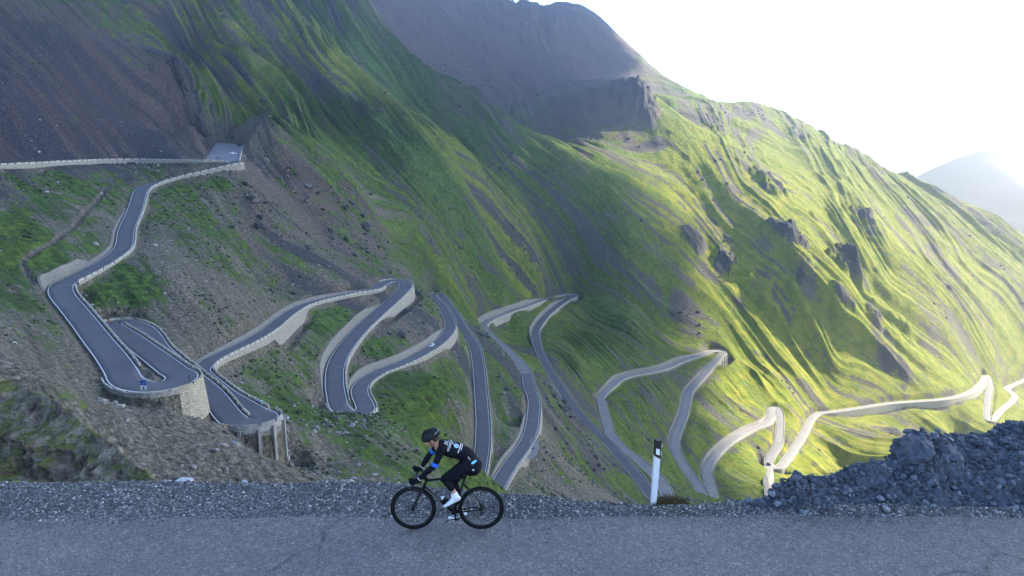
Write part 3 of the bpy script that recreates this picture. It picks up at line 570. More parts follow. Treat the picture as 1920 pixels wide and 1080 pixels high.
for k, (a, b) in enumerate(LEGS):
    ix = seg(a, b); h = DH[ix]
    V_, f = strip(ix, [(h+.25, -.5), (h+.2, 0), (h*.5, .03), (0*h, .05), (-h*.5, .03), (-h-.2, 0), (-h-.25, -.5)])
    V_ = [(v[0], v[1], v[2]+.02) for v in V_]
    f = flip_up(V_, f)
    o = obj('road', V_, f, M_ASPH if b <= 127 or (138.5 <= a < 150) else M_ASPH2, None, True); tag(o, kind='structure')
    Vl = []; fl = []
    for s in (1, -1):
        w = .22 if b < 60 else .26
        v2, f2 = strip(ix, [(s*(h-.12), .035), (s*(h-.12-w), .045)]); f2 = flip_up(v2, f2); base = len(Vl); Vl += v2; fl += [tuple(base+q for q in g) for g in f2]
    Vl = [(v[0], v[1], v[2]+.03) for v in Vl]
    o = obj('road_marking', Vl, fl, M_LINE); tag(o, kind='structure')

WALLID = 0
def wall(t0, t1, side, label, h=.8, th=.4, gap=4.6, retain=True, mat=None, o0=.55, cat='stone wall', group='stone parapets along the pass road', depth=9):
    """stone parapet with a row of blocks and slots, and below it a retaining face down to the slope"""
    s = 1 if side == 'L' else -1; ix = seg(t0, t1)
    inn = off(ix, s*(DH[ix]+o0)); keep = clean(inn, .45)[1]; ix = ix[keep]
    # drop loops that fold on tight inner bends
    I = off(ix, s*(DH[ix]+o0)); O = off(ix, s*(DH[ix]+o0+th)); n = len(ix)
    mat = globals()[mat] if mat else M_STONE
    root = empty('stone_wall', tuple(I[n//2])); ox, oy, oz = map(float, I[n//2]); tag(root, label, cat, group)
    # course below the blocks
    mb = MB(); P = []
    for i in range(n):
        zg = ground_z(*(O[i, :2]+(O[i]-I[i])[:2]/th*2.2)); zb_ = max(min(zg-.8, I[i, 2]-.6), I[i, 2]-depth) if retain else I[i, 2]-.6
        zt = I[i, 2]+h*.15
        fo = (O[i]-I[i])[:2]/th*min(.12*(zt-zb_), 1.0)
        P += [(I[i, 0]-ox, I[i, 1]-oy, I[i, 2]-.5-oz), (I[i, 0]-ox, I[i, 1]-oy, zt-oz), (O[i, 0]-ox, O[i, 1]-oy, zt-oz), (O[i, 0]+fo[0]-ox, O[i, 1]+fo[1]-oy, zb_-oz)]
    f = []
    for i in range(n-1):
        for k in range(3): a = i*4+k; q = (a, a+1, a+5, a+4); f.append(q if s > 0 else tuple(reversed(q)))
    mb.add(P, f+[(0, 3, 2, 1) if s > 0 else (0, 1, 2, 3)]); mb.build('retaining_face', mat, root)
    # blocks
    d = np.r_[0, np.cumsum(np.hypot(*np.diff(I[:, :2], axis=0).T))]; mb = MB()
    q = 0.0
    def pt(A, u): return [float(np.interp(u, d, A[:, k])) for k in range(3)]
    while q < d[-1]-1:
        e = min(q+gap-.85, d[-1]); m = max(2, int((e-q)/1.2)+1); us = np.linspace(q, e, m); hh = h+random.uniform(-.06, .06); PP = []
        for u in us:
            a = pt(I, u); b = pt(O, u)
            PP += [(a[0]-ox, a[1]-oy, a[2]+h*.15-oz), (a[0]-ox, a[1]-oy, a[2]+hh-oz), (b[0]-ox, b[1]-oy, b[2]+hh-oz), (b[0]-ox, b[1]-oy, b[2]+h*.15-oz)]
        ff = []
        for i in range(m-1):
            for k in range(3): a = i*4+k; g = (a, a+1, a+5, a+4); ff.append(g if s > 0 else tuple(reversed(g)))
        e0 = (m-1)*4; ff += [(0, 3, 2, 1), (e0, e0+1, e0+2, e0+3)] if s > 0 else [(0, 1, 2, 3), (e0, e0+3, e0+2, e0+1)]
        mb.add(PP, ff); q += gap
    mb.build('parapet_blocks', M_CAP if mat is M_STONE else mat, root)
    return root
def cutwall(t0, t1, side, label, hmax, name='cut_slope_wall', mat=None, lean=.35):
    """masonry facing of the cutting on the uphill side, its height swelling towards the middle"""
    s = 1 if side == 'L' else -1; ix = seg(t0, t1); A = off(ix, s*(DH[ix]+.7)); keep = clean(A, .6)[1]; ix = ix[keep]; A = A[keep]; n = len(ix)
    u = np.linspace(0, 1, n); H = hmax*.8*np.clip(np.minimum(u, 1-u)*5, .15, 1)*(1+.10*fbm(u*14, u*0, 3, int(t0)))
    B = off(ix, s*(DH[ix]+.7+lean*H)); C_ = off(ix, s*(DH[ix]+.7+lean*H+.8)); m = n//2; o_ = A[m]
    P = []; f = []
    for i in range(n):
        P += [A[i]-o_-np.array([0, 0, .5]), B[i]-o_+np.array([0, 0, H[i]]), C_[i]-o_+np.array([0, 0, H[i]-.1]), C_[i]-o_+np.array([0, 0, -1.5])]
    for i in range(n-1):
        for k in range(3): a = i*4+k; q = (a, a+1, a+5, a+4); f.append(q if s < 0 else q) 
    if s < 0: f = [tuple(reversed(q)) for q in f]
    f = [tuple(reversed(q)) for q in f]
    f += [(0, 1, 2, 3), tuple((n-1)*4+k for k in (3, 2, 1, 0))]
    o = obj(name, P, f, mat or M_STONE2, None, False, tuple(map(float, o_))); tag(o, label, 'retaining wall', 'walls on the uphill side of the road'); return o
WALLS = [(0.0, 8.6, 'R', 'long parapet on a pale masonry bank along the topmost road at the left edge', {'h': 1.0, 'depth': 16}), (8.8, 23.6, 'L', 'parapet winding down from the gravel car park to the first bend', {'h': 1.0}), (24.2, 29.9, 'L', 'parapet of pale blocks on the inner side of the broad road below the first bend', {}), (30.4, 33.45, 'R', 'low curb along the outer edge of the nearest hairpin left of its stone bastion', {'h': 0.35, 'depth': 1.1, 'th': 0.4}), (33.5, 35.4, 'R', 'tall rounded stone bastion carrying the corner of the nearest hairpin', {'h': 0.5, 'depth': 9, 'mat': 'M_WARM'}), (35.2, 40.6, 'R', 'diagonal parapet between the two lanes of the near double hairpin', {'depth': 4}), (41.2, 52.6, 'L', 'parapet curling round the top of the narrow loop and down its right side', {'depth': 4}), (53.0, 56.6, 'R', 'curved parapet on top of the concrete viaduct hairpin', {'h': 0.9, 'depth': 1.2, 'mat': 'M_CONC'}), (57.2, 61.0, 'R', 'short parapet climbing from the viaduct hairpin to the S bend', {'depth': 3}), (61.0, 73.6, 'R', 'long pale parapet below the road that climbs to the upper middle hairpin', {'h': 1.05, 'depth': 12}), (74.5, 84.6, 'L', 'parapet down the right side of the broad middle road from its top hairpin', {'depth': 8}), (84.7, 88.2, 'R', 'parapet around the lower middle hairpin above its pale masonry corner', {'h': 0.9, 'depth': 12}), (88.3, 101.6, 'R', 'parapet curving below the road that carries the white car', {'depth': 5}), (103.0, 117.5, 'L', 'parapet on the right side of the long straight road behind the cyclist', {'depth': 5}), (118.6, 126.8, 'R', 'parapet along the bend to the right of the cyclist', {'depth': 5}), (126.8, 137.6, 'R', 'parapet on the far climbing road with the pale rock cutting above it', {'depth': 7}), (138.2, 156.5, 'L', 'parapet descending steeply from the distant sharp hairpin behind the roadside post', {'depth': 4}), (158.0, 174.8, 'R', 'parapet under the winding road left of the ribbed wall hairpin', {'depth': 5}), (175.4, 190.5, 'L', 'parapet running down from the ribbed wall hairpin', {'depth': 5}), (191.5, 200.8, 'R', 'parapet of the road that climbs to the small sunlit hairpin', {'depth': 4}), (201.6, 206.6, 'L', 'parapet on the outside of the small sunlit hairpin', {'depth': 4}), (207.5, 221.2, 'R', 'low wall under the long sunlit road crossing the far slope', {'depth': 8}), (222.4, 226.0, 'L', 'low wall beside the farthest steep lane near the right edge', {'depth': 4})]
for w in WALLS: wall(*w[:4], **(w[4] if len(w) > 4 else {}))
for w in CUTW: cutwall(*w)

from mathutils import noise as mn
# ---------------------------------------------------------------- the near road, its gravel verge and the rubble mound
def near_asphalt():
    m, nt, bs = nt_new('coarse_asphalt'); pos = nt.nodes.new('ShaderNodeTexCoord').outputs['Object']
    v = N(nt, 'ShaderNodeTexVoronoi', Scale=62.0); L(nt, pos, v.inputs['Vector']); s = nt.nodes.new('ShaderNodeSeparateColor'); L(nt, v.outputs['Color'], s.inputs[0])
    v2 = N(nt, 'ShaderNodeTexVoronoi', Scale=24.0); L(nt, pos, v2.inputs['Vector']); s2 = nt.nodes.new('ShaderNodeSeparateColor'); L(nt, v2.outputs['Color'], s2.inputs[0])
    n = noise(nt, pos, .55, 6, .6); n2 = noise(nt, pos, 5, 5, .7)
    c = ramp(nt, s.outputs[0], [(.0, .070), (.45, .105), (.80, .145), (.95, .21), (1.0, .38)]).outputs[0]
    c = mixc(nt, .45, c, ramp(nt, s2.outputs[1], [(0, .075), (.6, .12), (.9, .165), (1, .25)]).outputs[0])
    c = mixc(nt, .8, c, ramp(nt, n, [(.3, (1.0, .95, .98)), (.7, (1.36, 1.24, 1.20))]).outputs[0], 'MULTIPLY')
    c = mixc(nt, .5, c, ramp(nt, n2, [(.3, .7), (.7, 1.2)]).outputs[0], 'MULTIPLY')
    # a few wandering cracks
    wv = mapping(nt, pos, (.35, .8, 1)); vc = N(nt, 'ShaderNodeTexVoronoi', Scale=.42, feature='DISTANCE_TO_EDGE')
    wn = N(nt, 'ShaderNodeTexNoise', Scale=1.6, Detail=6.0); L(nt, pos, wn.inputs['Vector']); wm = mixc(nt, .22, wv, wn.outputs['Color']); L(nt, wm, vc.inputs['Vector'])
    cr_ = math_(nt, 'MULTIPLY', ramp(nt, vc.outputs['Distance'], [(.0015, 1), (.005, 0)]).outputs[0], ramp(nt, n2, [(.42, 0), (.55, .75)]).outputs[0])
    c = mixc(nt, cr_, c, (.02, .02, .024))
    L(nt, c, bs.inputs['Base Color']); bs.inputs['Roughness'].default_value = .8
    bump(nt, bs, v.outputs['Distance'], .5, .012); return m
def gravel_mat(name, lo, hi, sc=30):
    m, nt, bs = nt_new(name); pos = nt.nodes.new('ShaderNodeTexCoord').outputs['Object']
    v = N(nt, 'ShaderNodeTexVoronoi', Scale=float(sc)); L(nt, pos, v.inputs['Vector']); s = nt.nodes.new('ShaderNodeSeparateColor'); L(nt, v.outputs['Color'], s.inputs[0])
    n = noise(nt, pos, 1.2, 6, .6)
    c = ramp(nt, s.outputs[0], [(0, lo), (.6, [a*.5+b*.5 for a, b in zip(lo, hi)]), (1, hi)]).outputs[0]
    c = mixc(nt, .7, c, ramp(nt, n, [(.3, .65), (.7, 1.25)]).outputs[0], 'MULTIPLY')
    L(nt, c, bs.inputs['Base Color']); bs.inputs['Roughness'].default_value = .9; bump(nt, bs, v.outputs['Distance'], .8, .03); return m
M_NEAR = near_asphalt(); M_GRAV = gravel_mat('verge_gravel', (.035, .037, .042), (.20, .20, .205))
CRP = [(-400, 905), (0, 905), (300, 903), (700, 906), (820, 914), (960, 926), (1100, 940), (1200, 948), (1300, 951), (1360, 940), (1440, 936), (1500, 945), (1920, 950), (2400, 950)]
ASP = [(-400, 976), (0, 978), (400, 976), (960, 972), (1300, 968), (1500, 966), (1920, 972), (2400, 972)]
def pxcurve(C_, z): 
    P = np.array([onz(a, b, z) for a, b in C_]); return P
cA = pxcurve(ASP, GZ); cC = pxcurve(CRP, GZ+.10)
def yA(x): return np.interp(x, cA[:, 0], cA[:, 1])
def yC(x): return np.interp(x, cC[:, 0], cC[:, 1])
def grid(name, xs, us, fn, mat, sm=True):
    X, U = np.meshgrid(xs, us); P = fn(X, U); n, m_ = X.shape; id_ = np.arange(n*m_).reshape(n, m_)
    q = np.stack([id_[:-1, :-1], id_[:-1, 1:], id_[1:, 1:], id_[1:, :-1]], -1).reshape(-1, 4); return fast_mesh(name, P.reshape(-1, 3), q, mat, sm)
def f_as(X, U):
    ed = yA(X)+.10+fbm(X*2.2, X*0, 4, 3)*.10; Y = -2+(ed+2)*U; Z = GZ+fbm(X*.5, Y*.5, 3, 9)*.02-np.maximum(0, (Y-yA(X)))*.05
    return np.stack([X, Y, Z], -1)
o = grid('road', np.arange(-22, 22, .08), np.r_[np.linspace(0, .7, 12, endpoint=False), np.linspace(.7, 1, 60)], f_as, M_NEAR); tag(o, kind='structure')
def zverge(X, Y):
    t = (Y-yA(X))/(yC(X)-yA(X)); c = GZ-.012+np.clip(t, 0, 1.0)**1.3*.11
    c = c+fbm(X*1.7, Y*1.7, 4, 33)*.05*smooth(.1, .8, t)+fbm(X*14, Y*14, 3, 35)*.022*smooth(0, .3, t)
    return c-np.maximum(0, t-1.02)*.95*(yC(X)-yA(X))
def f_vg(X, U):
    Y = yA(X)-.25+U*3.2; return np.stack([X, Y, zverge(X, Y)], -1)
o = grid('gravel_verge', np.arange(-20, 22, .035), np.linspace(0, 1, 90), f_vg, M_GRAV); tag(o, kind='structure')
def stones(name, n, place, smin, smax, mat, power=3.0, sub=1):
    """many small angular stones in one mesh, laid on a surface"""
    bm = bmesh.new(); bmesh.ops.create_icosphere(bm, subdivisions=sub, radius=1.0); bv = np.array([v.co[:] for v in bm.verts]); bf = np.array([[v.index for v in f.verts] for f in bm.faces]); bm.free()
    P = place(n); n = len(P); sz = smin+(smax-smin)*RNG.random(n)**power
    A = RNG.normal(size=(n, 3, 3)); Qm, _ = np.linalg.qr(A); sc = RNG.uniform(.45, 1.15, (n, 1, 3)); jit = 1+RNG.uniform(-.22, .22, (n, len(bv), 1))
    Vv = np.einsum('nij,nkj->nki', Qm, bv[None]*jit*sc)*sz[:, None, None]; Vv[..., 2] *= .75; Vv = Vv+P[:, None]+np.array([0, 0, 1])*sz[:, None, None]*.15
    Ff = bf[None]+(np.arange(n)*len(bv))[:, None, None]
    o = fast_mesh(name, Vv.reshape(-1, 3), Ff.reshape(-1, 3), mat, False)
    at2 = o.data.attributes.new('tint', 'FLOAT', 'POINT'); at2.data.foreach_set('value', np.repeat(RNG.random(n), len(bv)).astype(np.float32)); return o
def stone_mat(name, stops):
    m, nt, bs = nt_new(name); a = N(nt, 'ShaderNodeAttribute', attribute_name='tint').outputs['Fac']; pos = nt.nodes.new('ShaderNodeTexCoord').outputs['Object']
    n = noise(nt, pos, 14, 5, .7)
    c = ramp(nt, math_(nt, 'MULTIPLY_ADD', n, .3, math_(nt, 'MULTIPLY_ADD', a, .85, -.07)), stops).outputs[0]
    L(nt, c, bs.inputs['Base Color']); bs.inputs['Roughness'].default_value = .88; return m
M_ST = stone_mat('verge_stone', [(0, (.030, .031, .036)), (.5, (.105, .104, .108)), (.8, (.22, .215, .21)), (1, (.60, .58, .56))])
def pl_verge(n):
    X = RNG.uniform(-9.5, 9.5, n); t = RNG.beta(1.9, 1.5, n)*1.25-.12; Y = yA(X)+t*(yC(X)-yA(X)); return np.stack([X, Y, zverge(X, Y)], 1)
o = stones('verge_pebbles', 34000, pl_verge, .006, .028, M_ST, 2.6); tag(o, kind='stuff')
def pl_road(n):
    X = RNG.uniform(-8, 9, n); Y = yA(X)-RNG.exponential(.28, n); return np.stack([X, Y, np.full(n, GZ+.002)], 1)
o = stones('scattered_grit', 3500, pl_road, .006, .014, M_ST, 2.0); tag(o, kind='stuff')

# rubble mound at the right
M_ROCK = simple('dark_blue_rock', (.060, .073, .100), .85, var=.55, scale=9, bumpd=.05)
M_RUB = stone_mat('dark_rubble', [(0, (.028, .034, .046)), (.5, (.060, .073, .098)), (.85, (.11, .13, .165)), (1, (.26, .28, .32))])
MC = [(1415, 950, 10.75), (1438, 938, 10.85), (1452, 912, 10.95), (1482, 905, 11.0), (1492, 890, 11.05), (1503, 894, 11.1), (1560, 893, 11.2), (1600, 880, 11.3), (1640, 868, 11.45), (1690, 850, 11.6), (1694, 828, 11.7), (1706, 813, 11.75),
      (1728, 813, 11.8), (1744, 821, 11.9), (1790, 817, 12.1), (1850, 806, 12.4), (1920, 796, 12.7), (2050, 770, 13.2), (2300, 720, 14), (2600, 700, 14.5)]
mc = np.array([at(*m) for m in MC]); MB0 = [(1405, 952), (1440, 953), (1500, 957), (1650, 961), (1800, 958), (1920, 964), (2300, 970)]
mb0 = np.array([onz(a, b, GZ+.05) for a, b in MB0])
def f_md(X, U):
    yc = np.interp(X, mc[:, 0], mc[:, 1]); zc = np.interp(X, mc[:, 0], mc[:, 2]); yb = np.interp(X, mb0[:, 0], mb0[:, 1]); zb2 = GZ-.05
    u = np.clip(U, 0, 1); Y = yb+(yc-yb)*U; prof = u**.75; Z = zb2+(zc-zb2)*prof-np.maximum(0, U-1)*(yc-yb)*1.3-np.maximum(0, -U)*.3
    a = smooth(0, .25, U)*(.3+.7*smooth(1, 2, (zc-zb2)*3))
    k = ridged(X*1.1, Y*1.3, 5, 51, .58)*.24+fbm(X*4, Y*4, 5, 55, .62)*.13
    Z = Z+k*a*(1-.55*smooth(.85, 1., U)*(1-smooth(1, 1.1, U))); Y = Y+fbm(X*3, U*6, 4, 57)*.12*a
    return np.stack([X, Y, Z], -1)
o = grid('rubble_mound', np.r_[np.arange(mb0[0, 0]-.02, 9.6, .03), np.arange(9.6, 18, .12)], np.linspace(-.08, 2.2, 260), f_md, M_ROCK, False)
tag(o, 'dark blue-grey mound of broken rock at the right edge of the near road', 'rock mound')
mvx = np.array([v.co[:] for v in o.data.vertices]).reshape(260, -1, 3)
def pl_md(n):
    i = RNG.integers(5, 135, n); j = RNG.integers(0, mvx.shape[1], n); return mvx[i, j]+RNG.normal(0, .02, (n, 3))
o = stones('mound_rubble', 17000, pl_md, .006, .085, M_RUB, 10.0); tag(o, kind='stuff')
# a few large boulders standing out of the mound
def boulder(px, py, Y, r, label, seed, mat=M_ROCK, scale=(1.2, 1, .8), grp=None, name='boulder'):
    rr = random.Random(seed); p = at(px, py, Y); bm = bmesh.new(); bmesh.ops.create_icosphere(bm, subdivisions=4, radius=1.0); Vv = []
    for v in bm.verts:
        c = v.co; k = 1+.30*mn.fractal(c*1.3+Vector((seed, 0, 0)), 1, 2, 4)+.10*mn.ridged_multi_fractal(c*2.5+Vector((0, seed, 0)), 1, 2, 3, 1, 2)*.4
        Vv.append((c.x*k*scale[0]*r, c.y*k*scale[1]*r, c.z*k*scale[2]*r))
    fs = [tuple(v.index for v in f.verts) for f in bm.faces]; bm.free()
    o = obj(name, Vv, fs, mat, None, False, tuple(p)); o.rotation_euler = (rr.uniform(-.3, .3), rr.uniform(-.3, .3), rr.uniform(0, 6)); tag(o, label, 'boulder', grp); return o
boulder(1712, 848, 11.55, .30, 'largest dark boulder jutting from the crest of the rubble mound', 3, scale=(1.15, .9, .9))
boulder(1762, 846, 11.75, .26, 'flat brownish boulder right of the largest one on the mound crest', 5, scale=(1.6, .9, .55))
boulder(1492, 900, 11.0, .085, 'small round rock on the left tip of the rubble mound', 9)
boulder(1872, 905, 11.9, .22, 'pale lumpy rock in the middle of the mound near the right edge', 12, scale=(1.5, .8, .7))
boulder(1812, 892, 11.55, .10, 'grey angular rock on the mound face beside the pale lumpy one', 14)
# pale slabs on the verge crest
M_PALE = simple('pale_limestone', (.42, .43, .46), .85, var=.3, scale=6, bumpd=.02)
boulder(338, 906, 11.55, .13, 'white flat stone lying on the crest of the gravel verge at left', 21, M_PALE, (1.5, .8, .35), None, 'pale_stone')
boulder(310, 908, 11.55, .10, 'small white stone just left of the flat white one on the verge', 22, M_PALE, (1.3, .8, .35), None, 'pale_stone')
boulder(460, 909, 11.5, .07, 'small pale stone on the verge crest left of the cyclist', 23, M_PALE, (1.6, .8, .4), None, 'pale_stone')

# grass tufts
M_TUFT = simple('dry_verge_grass', (.22, .18, .06), .9, var=.5, scale=30)
M_MOSS = simple('yellow_green_cushion', (.34, .36, .06), .9, var=.4, scale=40)
M_BROWN = simple('brown_heather', (.10, .078, .030), .9, var=.5, scale=30)
def tuft(px, py, Y, n, h, w_, mat, label, name='grass_tuft', cat='grass tuft', grp='tufts on the gravel verge', flat=False):
    p = at(px, py, Y); root = p; mb = MB(); rr = random.Random(px)
    for k in range(n):
        a = rr.uniform(0, 6.28); d = rr.random()**.6*w_; x, y = d*math.cos(a)*1.3, d*math.sin(a)*.8; hh = h*rr.uniform(.5, 1.1)*(1-d/w_*.5); ln = rr.uniform(-.6, .6)*hh; lm = rr.uniform(-.5, .5)*hh
        ww = .0035 if not flat else .009; c, s = math.cos(a*3)*ww, math.sin(a*3)*ww
        mb.add([(x-c, y-s, -.03), (x+c, y+s, -.03), (x+c*.7+ln*.4, y+s*.7+lm*.4, hh*.6), (x+ln, y+lm, hh), (x-c*.7+ln*.4, y-s*.7+lm*.4, hh*.6)], [(0, 1, 2, 3, 4)])
    o = mb.build(name, mat, None, False, tuple(map(float, root))); tag(o, label, cat, grp); return o
tuft(1254, 953, 10.74, 1600, .27, .23, M_BROWN, 'brown tangled shrub growing against the foot of the roadside post', 'dry_shrub', 'shrub', None)
tuft(1282, 957, 10.68, 700, .13, .20, M_TUFT, 'straw-coloured grass tuft right of the brown shrub by the post', grp=None)
tuft(1440, 951, 10.75, 260, .06, .07, M_MOSS, 'yellow-green cushion at the left foot of the rubble mound', 'moss_cushion', 'moss', None, True)
tuft(252, 909, 11.55, 260, .05, .09, M_MOSS, 'yellow-green cushion on the verge crest left of the white stones', 'moss_cushion', 'moss', None, True)
tuft(28, 906, 11.6, 220, .045, .09, M_MOSS, 'yellow-green cushion on the verge crest at the far left', 'moss_cushion', 'moss', None, True)
tuft(182, 906, 11.6, 180, .035, .10, M_MOSS, 'faint yellowish cushion between the two brighter ones on the left verge', 'moss_cushion', 'moss', None, True)
tuft(436, 909, 11.5, 180, .035, .06, M_MOSS, 'tiny yellow cushion beside the small pale stone on the verge', 'moss_cushion', 'moss', None, True)
tuft(671, 926, 11.25, 160, .05, .05, M_TUFT, 'small brownish tuft on the verge left of the front wheel', grp=None)
tuft(1120, 947, 10.9, 200, .05, .10, M_TUFT, 'low dry tuft on the verge between bicycle and post', grp=None)

# ---------------------------------------------------------------- the near rocky spur, bottom left
def spur_mat():
    m, nt, bs = nt_new('mossy_crag'); pos = nt.nodes.new('ShaderNodeTexCoord').outputs['Object']; geo = nt.nodes.new('ShaderNodeNewGeometry')
    n1 = noise(nt, pos, 1.6, 8, .7); n2 = noise(nt, pos, .16, 6, .65); n3 = noise(nt, mapping(nt, pos, (1, 1, .4)), .7, 6, .7)
    rock = ramp(nt, n3, [(.34, (.045, .036, .028)), (.46, (.145, .120, .088)), (.56, (.28, .235, .17)), (.7, (.45, .39, .30))]).outputs[0]
    rock = mixc(nt, ramp(nt, n2, [(.52, 0), (.66, .7)]).outputs[0], rock, (.20, .125, .055))
    grs = ramp(nt, n1, [(.34, (.028, .034, .010)), (.5, (.105, .120, .022)), (.68, (.22, .21, .05))]).outputs[0]
    sx = nt.nodes.new('ShaderNodeSeparateXYZ'); L(nt, geo.outputs['Normal'], sx.inputs[0])
    f = math_(nt, 'ADD', math_(nt, 'MULTIPLY', sx.outputs[2], .8), math_(nt, 'MULTIPLY_ADD', n2, 1.6, -.8)); f = math_(nt, 'ADD', f, math_(nt, 'MULTIPLY_ADD', n1, .5, -.25))
    L(nt, mixc(nt, ramp(nt, f, [(.56, 0), (.72, 1)]).outputs[0], rock, grs), bs.inputs['Base Color']); bs.inputs['Roughness'].default_value = .95
    bump(nt, bs, n1, .9, .5); return m
SPC = [(-260, 640, 96), (-80, 676, 92), (0, 702, 88), (60, 722, 85), (130, 760, 80), (172, 800, 76), (232, 836, 72), (292, 882, 68), (335, 912, 65), (420, 960, 60)]
sc_ = np.array([at(*s) for s in SPC])
def f_sp(A_, U):
    X = A_; yc = np.interp(X, sc_[:, 0], sc_[:, 1]); zc = np.interp(X, sc_[:, 0], sc_[:, 2])
    Y = yc-U; D_ = np.where(U > 0, U*.95, -U*1.6); Z = zc-D_
    k = ridged((X+Y)*.10, (X-Y)*.05, 5, 151, .55)*2.6+ridged(X*.35, Z*.3, 4, 157, .6)*1.1+fbm(X*.9, Y*.9, 4, 153, .6)*.7
    a = smooth(-.5, 5, np.abs(U))*.6+.42; U = U
    k = k*1.5; return np.stack([X-k*.35*a, Y-k*.75*a, Z+k*.40*a], -1)
o = grid('rocky_spur', np.arange(-82, -27, .16), np.linspace(26, -8, 190), f_sp, spur_mat(), False); tag(o, kind='structure')
# loose rocks on the slopes
M_SL = stone_mat('slope_stone', [(0, (.07, .07, .065)), (.5, (.16, .155, .145)), (.85, (.30, .29, .27)), (1, (.48, .46, .42))])
def pl_slope(n):
    w_ = (R2 > 110) & (R2 < 900) & (DR > 3) & (np.abs(A2) < .62) & (GR < .75)
    I = np.flatnonzero(w_.ravel()); c = fbm(TX.ravel()[I]/30, TY.ravel()[I]/30, 3, 301); pr = (np.clip(c+.15, 0, 1)**1.5)*R2.ravel()[I]**.3; pr /= pr.sum()
    k = RNG.choice(I, n, p=pr); return V[k]
o = stones('loose_rocks', 8000, pl_slope, .18, 1.3, M_SL, 4.5); tag(o, kind='stuff')

def pl_any(w_, seed, sc):
    I = np.flatnonzero(w_.ravel()); c = fbm(TX.ravel()[I]/sc, TY.ravel()[I]/sc, 3, seed)
    def f(n):
        pr = (np.clip(c+.1, 0, 1)**1.3)*R2.ravel()[I]**1.2; pr /= pr.sum(); return V[RNG.choice(I, n, p=pr)]
    return f
M_SHR = stone_mat('low_shrub', [(0, (.012, .022, .008)), (.5, (.025, .048, .014)), (1, (.06, .09, .022))])
o = stones('low_shrubs', 9000, pl_any((R2 > 110) & (R2 < 620) & (DR > 1.5) & (np.abs(A2) < .63) & (GR > .25), 311, 18), .22, 1.1, M_SHR, 2.5); tag(o, kind='stuff')
M_OC = stone_mat('dark_outcrop', [(0, (.022, .024, .030)), (.5, (.055, .056, .062)), (.85, (.10, .097, .093)), (1, (.19, .18, .165))])
o = stones('rock_outcrops', 6000, pl_any((R2 > 380) & (R2 < 1700) & (DR > 8) & ((A2 > -.40) | (R2 > 800)) & ((A2 < .04) | (GR < .25)) & (np.abs(A2) < .63) & (GR < .62), 317, 40), .6, 3.4, M_OC, 3.4); tag(o, kind='stuff')
# ---------------------------------------------------------------- far ranges
def far_range(pts, Y, depth, mat, seed):
    P = np.array([at(a, b, Y) for a, b in pts]); xs = np.linspace(P[0, 0], P[-1, 0], 160); us = np.linspace(0, 1, 40)
    def fn(X, U):
        zc = np.interp(X, P[:, 0], P[:, 2]); return np.stack([X+fbm(X/900, U*4, 3, seed)*120, Y-depth*U+fbm(X/1500, U*3, 3, seed+1)*300*U, zc+fbm(X/300, U*2, 4, seed+2)*14*(1-U)-(zc+700)*U**.85+ridged(X/900, U*2.5, 4, seed+3)*70*smooth(0, .3, U)], -1)
    o = grid('mountain_range', xs, us, lambda X, U: fn(X, U)[::-1], mat); tag(o, kind='structure'); return o
M_FAR = simple('wooded_slopes', (.02, .035, .03), .95, var=.3, scale=.002)
far_range([(1200, 470), (1500, 420), (1700, 350), (1740, 326), (1800, 300), (1850, 284), (1880, 281), (1930, 283), (2050, 300), (2400, 330)], 3600, 1300, M_FAR, 401)
far_range([(1200, 330), (1500, 305), (1600, 277), (1680, 258), (1740, 253), (1850, 262), (1950, 258), (2100, 270), (2500, 260)], 6500, 2200, M_FAR, 431)

# ---------------------------------------------------------------- one added, unseen cloud that shades the near slopes (high up, outside the picture)
def shoot3(px, py):
    a, l, r = shoot(px, py); x, y = r*math.sin(a), r*math.cos(a); return (x, y, ground_z(x, y))
CB = [shoot3(*q) for q in SHADEB] + [(230, 420, -240), (190, 200, -120), (130, 60, -30), (110, -120, -5), (-300, -200, 0), (-1000, 200, 100), (-1300, 1500, 400), (-500, 2600, 300), (0, 2600, 200)]
_a, _e = math.radians(SUNAE[0]), math.radians(SUNAE[1]); CH = 1750.0
cpoly = [(x+math.sin(_a)*(CH-z)/math.tan(_e), y+math.cos(_a)*(CH-z)/math.tan(_e)) for x, y, z in CB]
def inpoly_(X, Y, P):
    c = np.zeros(X.shape, bool); j = len(P)-1
    for i in range(len(P)):
        xi, yi = P[i]; xj, yj = P[j]; c ^= ((yi > Y) != (yj > Y)) & (X < (xj-xi)*(Y-yi)/((yj-yi)+1e-9)+xi); j = i
    return c
bx = np.array(cpoly); xs = np.arange(bx[:, 0].min()-100, bx[:, 0].max()+100, 42.); ys = np.arange(bx[:, 1].min()-100, bx[:, 1].max()+100, 42.)
CX, CY = np.meshgrid(xs, ys); CX = CX+RNG.uniform(-8, 8, CX.shape); CY = CY+RNG.uniform(-8, 8, CY.shape)
wob = fbm(CX/160, CY/160, 3, 501)*14-14
ins = inpoly(CX+wob, CY+wob, cpoly)
def puffs(X, Y, n0):
    P = np.stack([X, Y, np.full(len(X), CH+60)+RNG.uniform(0, 50, len(X))], 1); return P
o = stones('sun_blocker', 1, lambda n: puffs(CX[ins], CY[ins], 0), 48, 62, simple('sun_blocker_white', (.85, .85, .87), 1.0, var=.03, scale=.01), 1.0, 2); tag(o, kind='structure')
print('cloud puffs', ins.sum(), 'az range', np.degrees(np.arctan2(bx[:, 0], bx[:, 1])).min())

